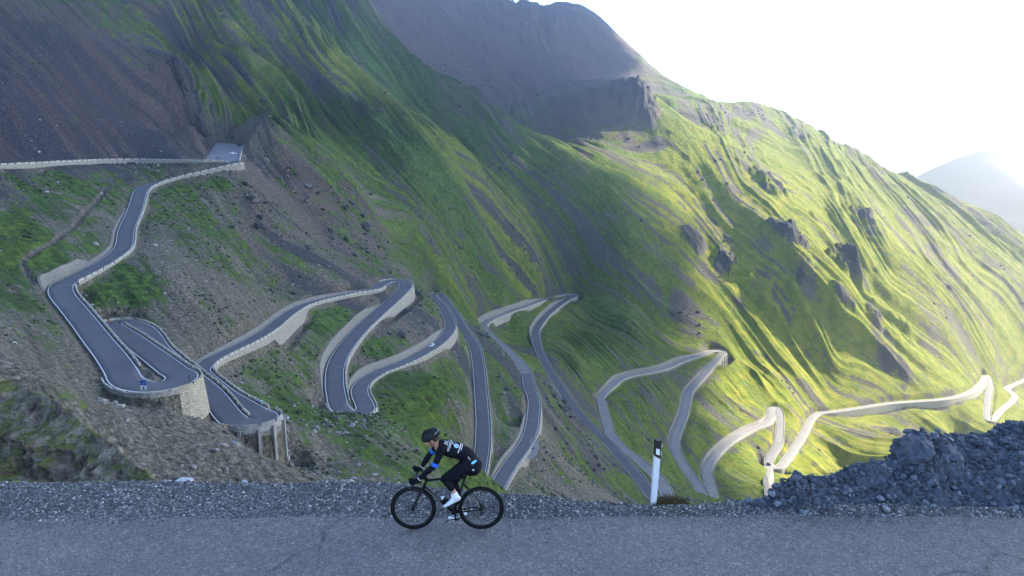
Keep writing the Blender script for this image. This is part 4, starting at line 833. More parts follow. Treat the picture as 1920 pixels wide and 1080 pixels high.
# ---------------------------------------------------------------- cyclist and bicycle
BY = 10.09; BX = float(at(838.5, 992, BY)[0])
def lp(px, py, dy=0.0):
    d = ray(px, py); p = d*((BY+dy)/d[1]); return Vector((p[0]-BX, dy, p[2]-GZ))
M_BLK = simple('black_carbon', (.006, .007, .009), .5, var=.1, spec=.2)
M_RUB2 = simple('black_rubber', (.007, .007, .008), .8, var=.1, spec=.15)
M_ALU = simple('brushed_metal', (.35, .36, .38), .35, metal=.9, var=.08)
M_DKM = simple('dark_metal', (.05, .052, .06), .4, metal=.7, var=.1)
M_WHT = simple('white_plastic', (.75, .77, .80), .45, var=.05)
M_GOLD = simple('pale_stripe', (.45, .42, .33), .45, var=.05)
bike = empty('road_bicycle', (BX, BY, GZ)); tag(bike, 'slender black road racing bicycle with deep rims under the rider', 'bicycle')
R_ = .336; FH = Vector((lp(775, 953.2).x, 0, R_)); RH = Vector((lp(902, 953.0).x, 0, R_)); BB = Vector((lp(851, 961).x, 0, .272))
HT = lp(800, 899); HB = lp(794.5, 914.5); ST = Vector((BB.x+.165, 0, .80)); SADX = BB.x+.215
def wheel(c, name, rear=False):
    rim = MB(); rim.torus((0, 0, 0), .296, .0125, 64, 8, sq=2.0); w = rim.build('wheel', M_BLK, bike, True, tuple(c)); 
    MB().torus((0, 0, 0), R_-.0125, .0135, 72, 10).build('tyre', M_RUB2, w, True)
    sp = MB(); n = 24
    for k in range(n):
        a = 2*math.pi*k/n; b = a+(.32 if k % 2 else -.32); s = .022 if k % 4 < 2 else -.022
        sp.tube([(.022*math.cos(b), s, .022*math.sin(b)), (.275*math.cos(a), 0, .275*math.sin(a))], .0011, 4, False)
    sp.build('spokes', M_DKM, w)
    hb = MB(); hb.disc((0, 0, 0), .017, .11, 16); hb.disc((0, .03, 0), .028, .006, 20); hb.disc((0, -.03, 0), .028, .006, 20); hb.build('hub', M_BLK, w, True)
    bd = MB(); bd.disc((0, -.045, 0), .030, .003, 20)
    for k in range(6):
        a = 2*math.pi*k/6; bd.tube([(.02*math.cos(a), -.045, .02*math.sin(a)), (.066*math.cos(a+.3), -.045, .066*math.sin(a+.3))], .004, 6)
    bd.torus((0, -.045, 0), .070, .0075, 40, 4); bd.build('brake_disc', M_DKM, w); return w
wf = wheel(FH, 'front'); wr = wheel(RH, 'rear', True)
fr = MB()
fr.tube([HB, HT+Vector((0, 0, .0))], [.024, .021], 14); fr.tube([HB+Vector((.012, 0, .01)), BB], [.024, .026], 14, flat=.85); fr.tube([HT+Vector((.01, 0, -.015)), HT.lerp(ST, .5)+Vector((0, 0, .008)), ST], [.019, .016, .014], 12)
fr.tube([BB, ST], [.021, .015], 12); fr.disc(BB, .032, .085, 20)
for s in (-1, 1):
    fr.tube([BB+Vector((.03, s*.02, 0)), BB.lerp(RH, .35)+Vector((0, s*.038, .0)), RH+Vector((0, s*.062, 0))], [.015, .011, .009], 8)
    fr.tube([ST.lerp(BB, .16)+Vector((0, s*.012, 0)), ST.lerp(RH, .42)+Vector((0, s*.036, -.02)), RH+Vector((0, s*.062, .01))], [.010, .008, .008], 8)
fr.build('frame', M_BLK, bike, True)
dcl = MB(); dcl.tube([HB.lerp(BB, .06)+Vector((0, -.026, .018)), HB.lerp(BB, .55)+Vector((0, -.026, .018))], .003, 4); dcl.build('frame_stripe', M_GOLD, bike); dcl = MB(); dcl.tube([ST.lerp(RH, .45)+Vector((0, -.045, .0)), ST.lerp(RH, .92)+Vector((0, -.066, .0))], .003, 4); dcl.build('frame_stripe', M_GOLD, bike)
fk = MB()
for s in (-1, 1): fk.tube([HB+Vector((-.002, s*.03, -.02)), HB.lerp(FH, .5)+Vector((-.012, s*.046, 0)), FH+Vector((0, s*.052, 0))], [.016, .012, .009], 10)
fk.tube([HB+Vector((0, -.034, -.02)), HB+Vector((0, .034, -.02))], .018, 10); fk.build('fork', M_BLK, bike, True)
cal = MB(); cal.box(FH+Vector((.045, -.052, .075)), (.05, .022, .03)); cal.build('brake_caliper', M_DKM, bike); cal = MB(); cal.box(RH+Vector((-.06, -.05, .035)), (.05, .022, .03)); cal.build('brake_caliper', M_DKM, bike)
stm = MB(); BC = HT+Vector((-.075, 0, .045)); stm.tube([HT, HT+Vector((-.005, 0, .03)), BC], [.019, .018, .016], 10); stm.build('stem', M_BLK, bike, True)
hbm = MB(); 
for s in (-1, 1):
    hbm.tube([BC, BC+Vector((.004, s*.10, .002)), BC+Vector((0, s*.19, 0)), BC+Vector((-.03, s*.205, 0)), BC+Vector((-.075, s*.205, -.008)), BC+Vector((-.10, s*.207, -.05)), BC+Vector((-.085, s*.21, -.10)), BC+Vector((-.03, s*.212, -.13)), BC+Vector((.03, s*.215, -.135))], .0145, 10)
hbm.build('handlebar', M_BLK, bike, True)
HOOD = {}
for s in (-1, 1):
    h0 = BC+Vector((-.085, s*.206, .0)); h1 = h0+Vector((-.07, s*-.004, .03)); HOOD[s] = (h0, h1); m = MB()
    m.tube([h0+Vector((.02, 0, -.004)), h0, h1+Vector((.02, 0, .0)), h1+Vector((0, 0, .028))], [.015, .018, .017, .011], 10)
    m.build('brake_hood', M_RUB2, bike, True)
    m = MB(); m.tube([h1+Vector((.005, 0, -.01)), h1+Vector((-.012, s*.004, -.055)), h1+Vector((.012, s*.012, -.12))], [.008, .006, .004], 8, flat=.6); m.build('brake_lever', M_ALU, bike, True)
cb = MB()
for s in (-1, 1): cb.tube([HOOD[s][0]+Vector((.0, 0, -.02)), HOOD[s][0]+Vector((-.02, -s*.05, -.05)), BC+Vector((-.06, s*.06, -.10)), HB+Vector((-.03, s*.01, .03))], .0028, 6)
cb.build('brake_hose', M_BLK, bike, True)
bc = MB(); bc.box(BC+Vector((-.055, 0, .02)), (.075, .05, .014), Matrix.Rotation(-.25, 3, 'Y')); bc.build('bike_computer', M_DKM, bike, bevel=.003)
sd_ = MB()
for (x0, w0), (x1, w1) in zip([(-.145, .018), (-.09, .022), (-.02, .036), (.05, .066), (.10, .074), (.13, .060)], [(-.09, .022), (-.02, .036), (.05, .066), (.10, .074), (.13, .060), (.14, .03)]):
    sd_.add([(SADX+x0, -w0, .952), (SADX+x0, w0, .952), (SADX+x1, w1, .955+.0), (SADX+x1, -w1, .955), (SADX+x0, -w0*.8, .925), (SADX+x0, w0*.8, .925), (SADX+x1, w1*.85, .925), (SADX+x1, -w1*.85, .925)], [(0, 3, 2, 1), (4, 5, 6, 7), (0, 1, 5, 4), (1, 2, 6, 5), (2, 3, 7, 6), (3, 0, 4, 7)])
sd_.build('saddle', M_BLK, bike)
sps = MB(); sps.tube([ST, Vector((SADX, 0, .93))], .0135, 12); sps.box((SADX, 0, .922), (.09, .035, .012)); sps.build('seatpost', M_BLK, bike, True)
CA = math.radians(97)
cr = {}
for s, a in ((-1, CA), (1, CA+math.pi)):
    e = BB+Vector((.172*math.cos(a), s*.075, .172*math.sin(a))); cr[s] = e; m = MB(); m.tube([BB+Vector((0, s*.062, 0)), e], [.016, .011], 10); m.build('crank_arm', M_BLK, bike, True)
    m = MB(); m.box(e+Vector((.0, s*.045, 0)), (.085, .07, .018), Matrix.Rotation(.45 if s < 0 else .15, 3, 'Y')); m.tube([e, e+Vector((0, s*.03, 0))], .007, 8); m.build('pedal', M_DKM, bike, bevel=.004)
chr_ = MB(); chr_.torus(BB+Vector((0, .048, 0)), .097, .006, 50, 4); chr_.torus(BB+Vector((0, .048, 0)), .070, .005, 40, 4)
for k in range(4): a = k*math.pi/2+.5; chr_.tube([BB+Vector((0, .048, 0)), BB+Vector((.095*math.cos(a), .048, .095*math.sin(a)))], .010, 6, flat=.5)
chr_.build('chainring', M_DKM, bike)
cs = MB(); 
for k, r in enumerate((.056, .050, .044, .038, .032)): cs.disc(RH+Vector((0, .022+k*.006, 0)), r, .002, 28)
cs.build('cassette', M_DKM, bike)
DP = RH+Vector((.008, .05, -.135)); ch = MB(); ch.tube([BB+Vector((0, .048, .10)), RH+Vector((0, .045, .048))], .0032, 4); ch.tube([BB+Vector((.01, .048, -.10)), DP+Vector((-.05, 0, .0))], .0032, 4); ch.tube([DP+Vector((.01, 0, 0)), RH+Vector((.03, .045, -.045))], .0032, 4); ch.build('chain', M_DKM, bike)
dr = MB(); dr.tube([RH+Vector((.01, .055, -.03)), RH+Vector((.03, .055, -.07)), DP], [.012, .014, .010], 8); dr.disc(RH+Vector((.03, .055, -.075)), .014, .01, 12); dr.disc(DP+Vector((-.02, 0, 0)), .015, .01, 12); dr.box(DP+Vector((.0, 0, .022)), (.05, .012, .045)); dr.build('rear_derailleur', M_DKM, bike)
# bottles in their cages
def bottle(base, top, label, r=.036):
    ax = (top-base); L_ = ax.length; ax.normalize(); root = empty('water_bottle', tuple(Vector((BX, BY, GZ))+base)); tag(root, label, 'bottle')
    q = lambda t: ax*(t*L_)
    b_ = MB(); b_.tube([q(0), q(.03), q(.62), q(.66), q(.70), q(.78), q(.80)], [r*.9, r, r, r*.9, r, r, r*.8], 20); b_.build('bottle_body', M_BLK, root, True)
    c_ = MB(); c_.tube([q(.80), q(.86), q(.90), q(.91), q(1.0)], [r*.97, r*.95, r*.6, r*.36, r*.36], 18); c_.build('bottle_cap', M_WHT, root, True)
d1 = BB-HB; d1n = d1.normalized(); nrm = Vector((-d1n.z, 0, d1n.x)); nrm = nrm if nrm.z > 0 else -nrm
bottle(BB-d1n*.10+nrm*.062, BB-d1n*.30+nrm*.062, 'black water bottle with a white cap in the cage on the down tube')
d2 = (ST-BB).normalized(); n2_ = Vector((-d2.z, 0, d2.x)); n2_ = n2_ if n2_.x < 0 else -n2_
bottle(BB+d2*.10+n2_*.060, BB+d2*.30+n2_*.060, 'black water bottle with a white cap on the seat tube beside the rider\'s shin')
cg = MB()
for o_, dd_ in ((BB-d1n*.10+nrm*.062, -d1n), (BB+d2*.10+n2_*.060, d2)):
    for k in (.02, .07): cg.tube([o_+dd_*k+Vector((0, -.041, 0)), o_+dd_*k+Vector((0, -.03, 0))+(nrm if dd_ is not d2 else n2_)*.028, o_+dd_*k+Vector((0, .03, 0))+(nrm if dd_ is not d2 else n2_)*.028, o_+dd_*k+Vector((0, .041, 0))], .003, 5)
cg.build('bottle_cage', M_BLK, bike)

# ---- the rider
def etube(mb, pts, ra, rb, n=18):
    pts = [Vector(p) for p in pts]; V_ = []
    for i, p in enumerate(pts):
        t = (pts[min(i+1, len(pts)-1)]-pts[max(i-1, 0)]).normalized(); a = Vector((0, 1, 0)); a = (a-t*a.dot(t)).normalized(); b = t.cross(a)
        for k in range(n): w = 2*math.pi*k/n; V_.append(p+a*math.cos(w)*ra[i]+b*math.sin(w)*rb[i])
    f = [(i*n+k, i*n+(k+1) % n, (i+1)*n+(k+1) % n, (i+1)*n+k) for i in range(len(pts)-1) for k in range(n)]
    f += [tuple(reversed(range(n))), tuple((len(pts)-1)*n+k for k in range(n))]; mb.add(V_, f)
def spline(P, R, m=5):
    P = [Vector(p) for p in P]; O = []; Q_ = []
    for i in range(len(P)-1):
        p0, p1, p2, p3 = P[max(i-1, 0)], P[i], P[i+1], P[min(i+2, len(P)-1)]
        for k in range(m):
            t = k/m; O.append(.5*((2*p1)+(p2-p0)*t+(2*p0-5*p1+4*p2-p3)*t*t+(3*p1-p0-3*p2+p3)*t**3)); Q_.append([a*(1-t)+b*t for a, b in zip(R[i], R[i+1])])
    O.append(P[-1]); Q_.append(R[-1]); return O, Q_
def limb(mb, P, R):
    R = [(r, r) if isinstance(r, (int, float)) else r for r in R]; O, Q_ = spline(P, R); etube(mb, O, [q[0] for q in Q_], [q[1] for q in Q_])
    mb.ico(O[0], Q_[0][0]*.98, 2); mb.ico(O[-1], Q_[-1][0]*.98, 2)
def remesh(mb, name, mats, parent, voxel=.011, it=4, fac=.5):
    tmp = mb.build('tmp', None); m = tmp.modifiers.new('r', 'REMESH'); m.mode = 'VOXEL'; m.voxel_size = voxel; s = tmp.modifiers.new('s', 'SMOOTH'); s.iterations = it; s.factor = fac
    dg = bpy.context.evaluated_depsgraph_get(); me = bpy.data.meshes.new_from_object(tmp.evaluated_get(dg)); bpy.data.objects.remove(tmp)
    me.name = name; o = bpy.data.objects.new(name, me); link(o, parent); me.materials.clear()
    for q in mats: me.materials.append(q)
    me.polygons.foreach_set('use_smooth', [True]*len(me.polygons)); return o
M_SKIN = simple('tanned_skin', (.36, .19, .125), .55, var=.12, scale=8); M_KIT = simple('black_jersey', (.006, .008, .013), .85, var=.4, scale=6, bumpd=.012, spec=.12)
M_BLUE = simple('blue_armband', (.015, .11, .55), .7, var=.08); M_CYAN = simple('pale_blue_print', (.10, .42, .80), .6); M_PRINT = simple('white_print', (.55, .57, .61), .6); M_SOCK = simple('white_sock', (.78, .78, .84), .85, var=.05, scale=60)
M_HELM = simple('black_helmet', (.008, .010, .015), .5, spec=.25, var=.1); M_COL = simple('dark_blue_collar', (.03, .14, .30), .7)
rider = empty('person', (BX, BY, GZ)); tag(rider, 'cyclist in black kit and helmet with blue armbands, riding bent over the bars', 'person')
b = MB()
pel = lp(885, 871); T = [pel, lp(878, 857), lp(864, 847.5), lp(847, 842), lp(833, 838), lp(826, 836)]
limb(b, [T[0]+Vector((.0, 0, -.02)), T[1], T[2], T[3], T[4], T[5]], [(.155, .118), (.142, .110), (.138, .108), (.165, .118), (.175, .100), (.10, .075)])
b.ico(pel+Vector((.035, -.07, -.03)), .098, 2); b.ico(pel+Vector((.035, .07, -.03)), .098, 2)
NK = lp(822, 833.5); HD = lp(808, 822.5)
limb(b, [T[5]+Vector((0, 0, .01)), NK, HD+Vector((.03, 0, -.03))], [.068, .056, .055])
SH = {-1: lp(828, 842, -.165), 1: lp(824, 834.0, .165)}
EL = {-1: lp(815.5, 872.5, -.215), 1: lp(806, 851.5, .215)}
WR = {s: HOOD[s][0]+Vector((.055, s*-.002, .040)) for s in (-1, 1)}
for s in (-1, 1):
    limb(b, [T[4]+Vector((0, s*.08, 0)), SH[s], SH[s].lerp(EL[s], .5), EL[s]], [.085, .066, .052, .042])
    limb(b, [EL[s], EL[s].lerp(WR[s], .3), EL[s].lerp(WR[s], .75), WR[s]], [.042, .046, .034, .027])
HP = {-1: lp(879, 871.5, -.095), 1: lp(878, 861, .095)}; KN = {-1: lp(832.5, 898, -.125), 1: lp(851, 903, .115)}
AN = {-1: cr[-1]+Vector((.085, -.05, .115)), 1: cr[1]+Vector((.075, .05, .115))}
for s in (-1, 1):
    limb(b, [HP[s], HP[s].lerp(KN[s], .4), HP[s].lerp(KN[s], .8), KN[s]], [(.10, .112), (.092, .100), (.068, .072), (.056, .060)])
    n_ = (AN[s]-KN[s]); back = Vector((-n_.z, 0, n_.x)).normalized(); back = back if back.x > 0 else -back
    limb(b, [KN[s], KN[s].lerp(AN[s], .3)+back*.014, KN[s].lerp(AN[s], .7)+back*.004, AN[s]], [.056, .054, .038, .033])
# head with face: tilted forward
Rh = Matrix.Rotation(-.50, 3, 'Y')
def hd(x, y, z): return HD+Rh @ Vector((x, y, z))
b.ico(hd(.012, 0, .012), 1, 3, 0, (.098, .076, .098), Rh); b.ico(hd(-.035, 0, -.045), 1, 3, 0, (.052, .054, .068), Rh)
b.ico(hd(-.060, 0, -.082), 1, 2, 0, (.026, .028, .022), Rh)                          # chin
limb(b, [hd(-.084, 0, .002), hd(-.106, 0, -.022), hd(-.094, 0, -.034)], [.008, .014, .011])     # nose
b.ico(hd(-.082, 0, .014), 1, 2, 0, (.012, .050, .012), Rh)                                   # brow
b.ico(hd(-.088, 0, -.054), 1, 2, 0, (.012, .024, .006), Rh); b.ico(hd(-.086, 0, -.063), 1, 2, 0, (.011, .021, .006), Rh)  # lips
for s in (-1, 1): b.ico(hd(.016, s*.076, -.022), 1, 2, 0, (.018, .009, .030), Rh)                # ears
body = remesh(b, 'body', [M_KIT, M_SKIN], rider, .0085, 3)
nc = hd(.06, 0, -.10)
for p in body.data.polygons:
    c = p.center; loc = Rh.inverted() @ (c-HD); k = 0
    if (c-HD).length < .19 and c.x < lp(823, 834).x+.0 and c.z > NK.z-.085 and loc.x < .10 and c.x < NK.x+.012: k = 1
    t_ = (c-KN[-1]).dot(AN[-1]-KN[-1])/(AN[-1]-KN[-1]).length_squared
    if c.y < -.06 and .60 < t_ < .74 and c.z < .72: k = 1
    p.material_index = k
from mathutils.bvhtree import BVHTree
BV = BVHTree.FromPolygons([v.co for v in body.data.vertices], [tuple(p.vertices) for p in body.data.polygons])
for s in (-1, 1):
    e = MB(); e.ico(hd(-.083, s*.030, -.004), .0115, 2); e.build('eye', simple('eye_white', (.55, .52, .5), .3), rider, True)
# hair peeking below the helmet
h_ = MB(); h_.ico(hd(.045, 0, .0), 1, 3, .02, (.072, .079, .078), Rh); h_.build('hair', simple('dark_brown_hair', (.025, .016, .011), .8, var=.4, scale=60), rider, True)
# helmet
bm = bmesh.new(); bmesh.ops.create_uvsphere(bm, u_segments=48, v_segments=28, radius=1.0); Vv = []; keep_ = []
for v in bm.verts:
    x, y, z = v.co; sx = .155 if x > 0 else .140; vent = max(0, math.cos(y*11))**3*max(0, z-.25)*(.02 if abs(x) < .75 else .004)
    zz_ = z*.118 if z > 0 else z*.055; Vv.append(hd(.012+x*sx*(1+.06*max(0, x)), y*(.098-.010*abs(x)), .030+zz_-vent))
fs = [tuple(v.index for v in f.verts) for f in bm.faces if f.calc_center_median().z > -.72]; bm.free()
hm = obj('helmet', Vv, fs, M_HELM, rider, True); sdm = hm.modifiers.new('shell', 'SOLIDIFY'); sdm.thickness = .012; sdm.offset = -1
vt = MB()
for yy in (-.055, -.028, 0, .028, .055):
    vt.tube([hd(-.085, yy, .118-abs(yy)*.35), hd(-.02, yy*1.05, .148-abs(yy)*.4), hd(.06, yy, .142-abs(yy)*.4)], [.004, .007, .004], 6)
vt.build('helmet_vent', simple('vent_dark', (.002, .002, .003), .9), hm, True)
tr_ = MB(); tr_.tube([hd(.155, -.04, .062), hd(.165, 0, .066), hd(.155, .04, .062)], .006, 6); tr_.tube([hd(.10, -.088, .055), hd(.14, -.062, .066)], .004, 6); tr_.build('helmet_trim', M_ALU, hm, True)
stp = MB()
for s in (-1, 1): stp.tube([hd(-.03, s*.078, .02), hd(-.020, s*.075, -.03), hd(-.035, s*.052, -.085), hd(-.040, 0, -.106)], .0045, 6); stp.tube([hd(.05, s*.076, .0), hd(.0, s*.077, -.035)], .004, 6)
stp.build('chin_strap', M_KIT, rider, True)
# collar, sleeves bands, cuffs
def band(c, ax, r, w, mat, name, rb=None, parent=rider, th=.004):
    ax = Vector(ax).normalized(); m = MB(); m.tube([c-ax*w/2, c-ax*w*.2, c+ax*w*.2, c+ax*w/2], [r, r+th, r+th, r], 22, False); o = m.build(name, mat, parent, True); s = o.modifiers.new('s', 'SOLIDIFY'); s.thickness = .003; return o
band(NK.lerp(T[5], .35), T[5]-NK, .064, .040, M_COL, 'collar')
for s in (-1, 1):
    f_ = .98 if s < 0 else .66; c_ = SH[s].lerp(EL[s], f_); band(c_, EL[s]-SH[s], .051, .055, M_BLUE, 'armband')
    band(WR[s].lerp(EL[s], .10), EL[s]-WR[s], .031, .012, M_PRINT, 'cuff')
# gloved hands round the hoods: palm, four fingers of different length, thumb
for s in (-1, 1):
    h0, h1 = HOOD[s]; g = MB(); ax = (h1-h0).normalized(); up = Vector((0, 0, 1)); side = Vector((0, s, 0))
    limb(g, [WR[s], WR[s].lerp(h0, .55)+Vector((0, 0, .022)), h0+ax*.035+up*.030], [(.027, .024), (.036, .022), (.036, .018)])
    for k, (off_, ln_) in enumerate(((.060, .88), (.043, 1.0), (.026, .95), (.009, .8))):
        p0 = h0+ax*off_+up*.026+side*.016; limb(g, [p0, p0+side*.016*ln_+up*-.008, p0+side*.018*ln_+up*-.040*ln_+ax*.008, p0+side*.002+up*-.062*ln_+ax*.006], [.0105, .0100, .0092, .0080])
    p0 = h0+ax*.012+up*.028-side*.016; limb(g, [p0, p0-side*.014+ax*.018-up*.010, p0-side*.012+ax*.042-up*.030], [.0125, .0115, .0095])
    remesh(g, 'glove', [M_KIT], rider, .0045, 2)
# socks and shoes
for s in (-1, 1):
    d_ = (AN[s]-KN[s]); so_ = MB(); etube(so_, [KN[s]+d_*.72, KN[s]+d_*.80, KN[s]+d_*.92, AN[s]+Vector((0, 0, -.025))], [.043, .043, .038, .042], [.043, .043, .040, .046]); so_.build('sock', M_SOCK, rider, True)
    e = cr[s]; pit = .45 if s < 0 else .18; Rf = Matrix.Rotation(-pit, 3, 'Y'); f_ = MB(); q = lambda x, y, z: Vector((e.x, s*.12, e.z))+Rf @ Vector((x, y*s, z))
    limb(f_, [q(-.092, .004, .028), q(-.05, .004, .036), q(.01, 0, .046), q(.07, 0, .058), q(.125, 0, .058), q(.150, 0, .05)], [(.026, .016), (.043, .024), (.044, .033), (.036, .044), (.034, .046), (.026, .036)])
    limb(f_, [q(.095, 0, .06), q(.085, 0, .115)], [(.036, .044), (.037, .043)])
    sh = remesh(f_, 'shoe', [M_SOCK if False else simple('white_shoe', (.72, .76, .85), .4, var=.06, scale=30)], rider, .006, 3)
    sl = MB(); etube(sl, [q(-.10, 0, .010), q(-.05, 0, .008), q(.01, 0, .010), q(.08, 0, .012), q(.150, 0, .012)], [.020, .040, .038, .030, .020], [.006]*5); sl.build('shoe_sole', M_DKM, sh, True)
    lc = MB()
    for k in range(3): lc.tube([q(-.045+k*.032, -.040, .050+k*.008), q(-.045+k*.032, 0, .076+k*.010), q(-.045+k*.032, .040, .050+k*.008)], .0022, 5)
    lc.build('shoe_lace', M_CYAN, sh, True)
# prints on the jersey: laid on the cloth by casting on to the body
ad = (T[4]-T[1]).normalized(); nb = Vector((0, 1, 0)).cross(ad); nb = nb if nb.z > 0 else -nb
def on_body(u, v):
    """u across the back towards the far side, v along the spine towards the neck, from the middle of the back"""
    o_ = T[2].lerp(T[3], .5)+Vector((0, 1, 0))*u+ad*v+nb*.5; h = BV.ray_cast(o_, -nb); return (h[0]+h[1]*.0045) if h[0] is not None else o_-nb*.36
def textmesh(s_, size, u0, v0, mat, name):
    cu = bpy.data.curves.new('t', 'FONT'); cu.body = s_; cu.size = size; cu.align_x = 'CENTER'; cu.offset = size*.012; to = bpy.data.objects.new('t', cu); link(to)
    dg = bpy.context.evaluated_depsgraph_get(); me = bpy.data.meshes.new_from_object(to.evaluated_get(dg)); bpy.data.objects.remove(to)
    bm_ = bmesh.new(); bm_.from_mesh(me); bmesh.ops.triangulate(bm_, faces=bm_.faces); bmesh.ops.subdivide_edges(bm_, edges=[e for e in bm_.edges if e.calc_length() > size*.25], cuts=2)
    Vs = [on_body(u0+v.co.x, v0+v.co.y) for v in bm_.verts]; F_ = [tuple(v.index for v in f.verts) for f in bm_.faces]; bm_.free(); return obj(name, Vs, F_, mat, body)
textmesh('ERC', .072, -.055, .158, M_PRINT, 'jersey_lettering'); textmesh('ROADLINE', .052, -.055, .108, M_PRINT, 'jersey_lettering')
def ringpts(r0, r1, u0, v0, mat, name, a0=0, a1=6.2832, n=32):
    V_ = []; f = []
    for i in range(n+1):
        a = a0+(a1-a0)*i/n
        for r in (r0, r1): V_.append(on_body(u0+r*math.cos(a), v0+r*math.sin(a)))
    for i in range(n): f.append((2*i, 2*i+1, 2*i+3, 2*i+2))
    return obj(name, V_, f, mat, body)
ringpts(.0, .026, -.075, .035, M_CYAN, 'jersey_emblem'); ringpts(.026, .036, -.075, .035, M_PRINT, 'jersey_emblem'); ringpts(.040, .047, -.045, .052, M_PRINT, 'jersey_emblem', 0, 2.6)
for k, (a_0, a_1) in enumerate(((-.11, .03), (-.14, -.115))):
    V_ = [on_body(u, v) for u in np.linspace(a_0, a_1, 8) for v in (-.028, -.014)]; obj('jersey_print', V_, [(2*i, 2*i+2, 2*i+3, 2*i+1) for i in range(7)], M_PRINT, body)
V_ = [on_body(u, v) for u in np.linspace(-.11, .02, 8) for v in (-.052, -.042)]; obj('jersey_print', V_, [(2*i, 2*i+2, 2*i+3, 2*i+1) for i in range(7)], M_PRINT, body)
def side_patch(px, py, w, h, rot, mat, name):
    c = lp(px, py, -.4); d_ = (Vector((BX, BY, GZ))+lp(px, py, 0)).normalized(); V_ = []; f = []; n = 6
    for i in range(n+1):
        for j in range(3):
            x = (i/n-.5)*w; z = (j/2-.5)*h*(1-.5*abs(i/n-.5)**1.5*2); X_ = x*math.cos(rot)-z*math.sin(rot); Z_ = x*math.sin(rot)+z*math.cos(rot)
            h_ = BV.ray_cast(c+Vector((X_, 0, Z_)), d_); V_.append(h_[0]+h_[1]*.004 if h_[0] is not None else c+Vector((X_, .3, Z_)))
    for i in range(n):
        for j in range(2): a = i*3+j; f.append((a, a+1, a+4, a+3))
    return obj(name, V_, f, mat, body)
side_patch(888.5, 866.5, .085, .035, .65, M_CYAN, 'hip_patch'); side_patch(887.5, 881, .028, .028, .1, M_PRINT, 'hip_logo'); side_patch(879.5, 859.5, .06, .010, -1.0, M_PRINT, 'pocket_piping')

# ---------------------------------------------------------------- roadside post
M_POST = simple('white_post_plastic', (.66, .68, .74), .5, var=.08, scale=6)
M_PBLK = simple('black_post_band', (.012, .013, .016), .5, var=.1); M_REFL = simple('reflector_white', (.80, .82, .86), .25); M_PGREY = simple('post_scuff', (.12, .14, .20), .7)
pb = at(1223.5, 956, 10.72); ptz = at(1234, 824.5, 10.72)
post = empty('roadside_post', (float(pb[0]), float(pb[1]), GZ-.02)); tag(post, 'leaning white roadside marker post with a slanted black band and white reflectors', 'marker post')
H_ = float(ptz[2]-(GZ-.02)); lean = math.atan2(float(ptz[0]-pb[0]), H_); post.rotation_euler = (0, lean, math.radians(14)); H_ /= math.cos(lean)
def prism(z0l, z0r, z1l, z1r, g=0.0):
    """trapezium-section post slice between heights at its left and right edges"""
    t = lambda z: 1+.20*z/1.2
    P = []
    for zl, zr in ((z0l, z0r), (z1l, z1r)):
        for x, y, zz_ in ((-.040-g, -.030-g, zl), (.034+g, -.046-g, zr), (.052+g, .030+g, zr), (-.030-g, .040+g, zl)): P.append((x*t(zz_), y*t(zz_), zz_))
    m = MB(); m.add(P, [(3, 2, 1, 0), (4, 5, 6, 7), (0, 1, 5, 4), (1, 2, 6, 5), (2, 3, 7, 6), (3, 0, 4, 7)]); return m
prism(-.2, -.2, H_-.255, H_-.305).build('shaft', M_POST, post, bevel=.004)
prism(H_-.255, H_-.305, H_-.004, H_, .0015).build('black_band', M_PBLK, post, bevel=.003)
m = MB(); m.add([(-.036, -.046, H_-.215), (.020, -.0545, H_-.240), (.020, -.0545, H_-.145), (-.036, -.046, H_-.128)], [(0, 1, 2, 3)]); r_ = m.build('reflector', M_REFL, post); s_ = r_.modifiers.new('s', 'SOLIDIFY'); s_.thickness = .006
for z_ in (H_-.10, H_-.22): m = MB(); m.box((.060, -.008, z_), (.010, .045, .05)); m.build('reflector', M_REFL, post)
m = MB(); m.box((.008, -.045, .05), (.03, .004, .02)); m.build('scuff_mark', M_PGREY, post)

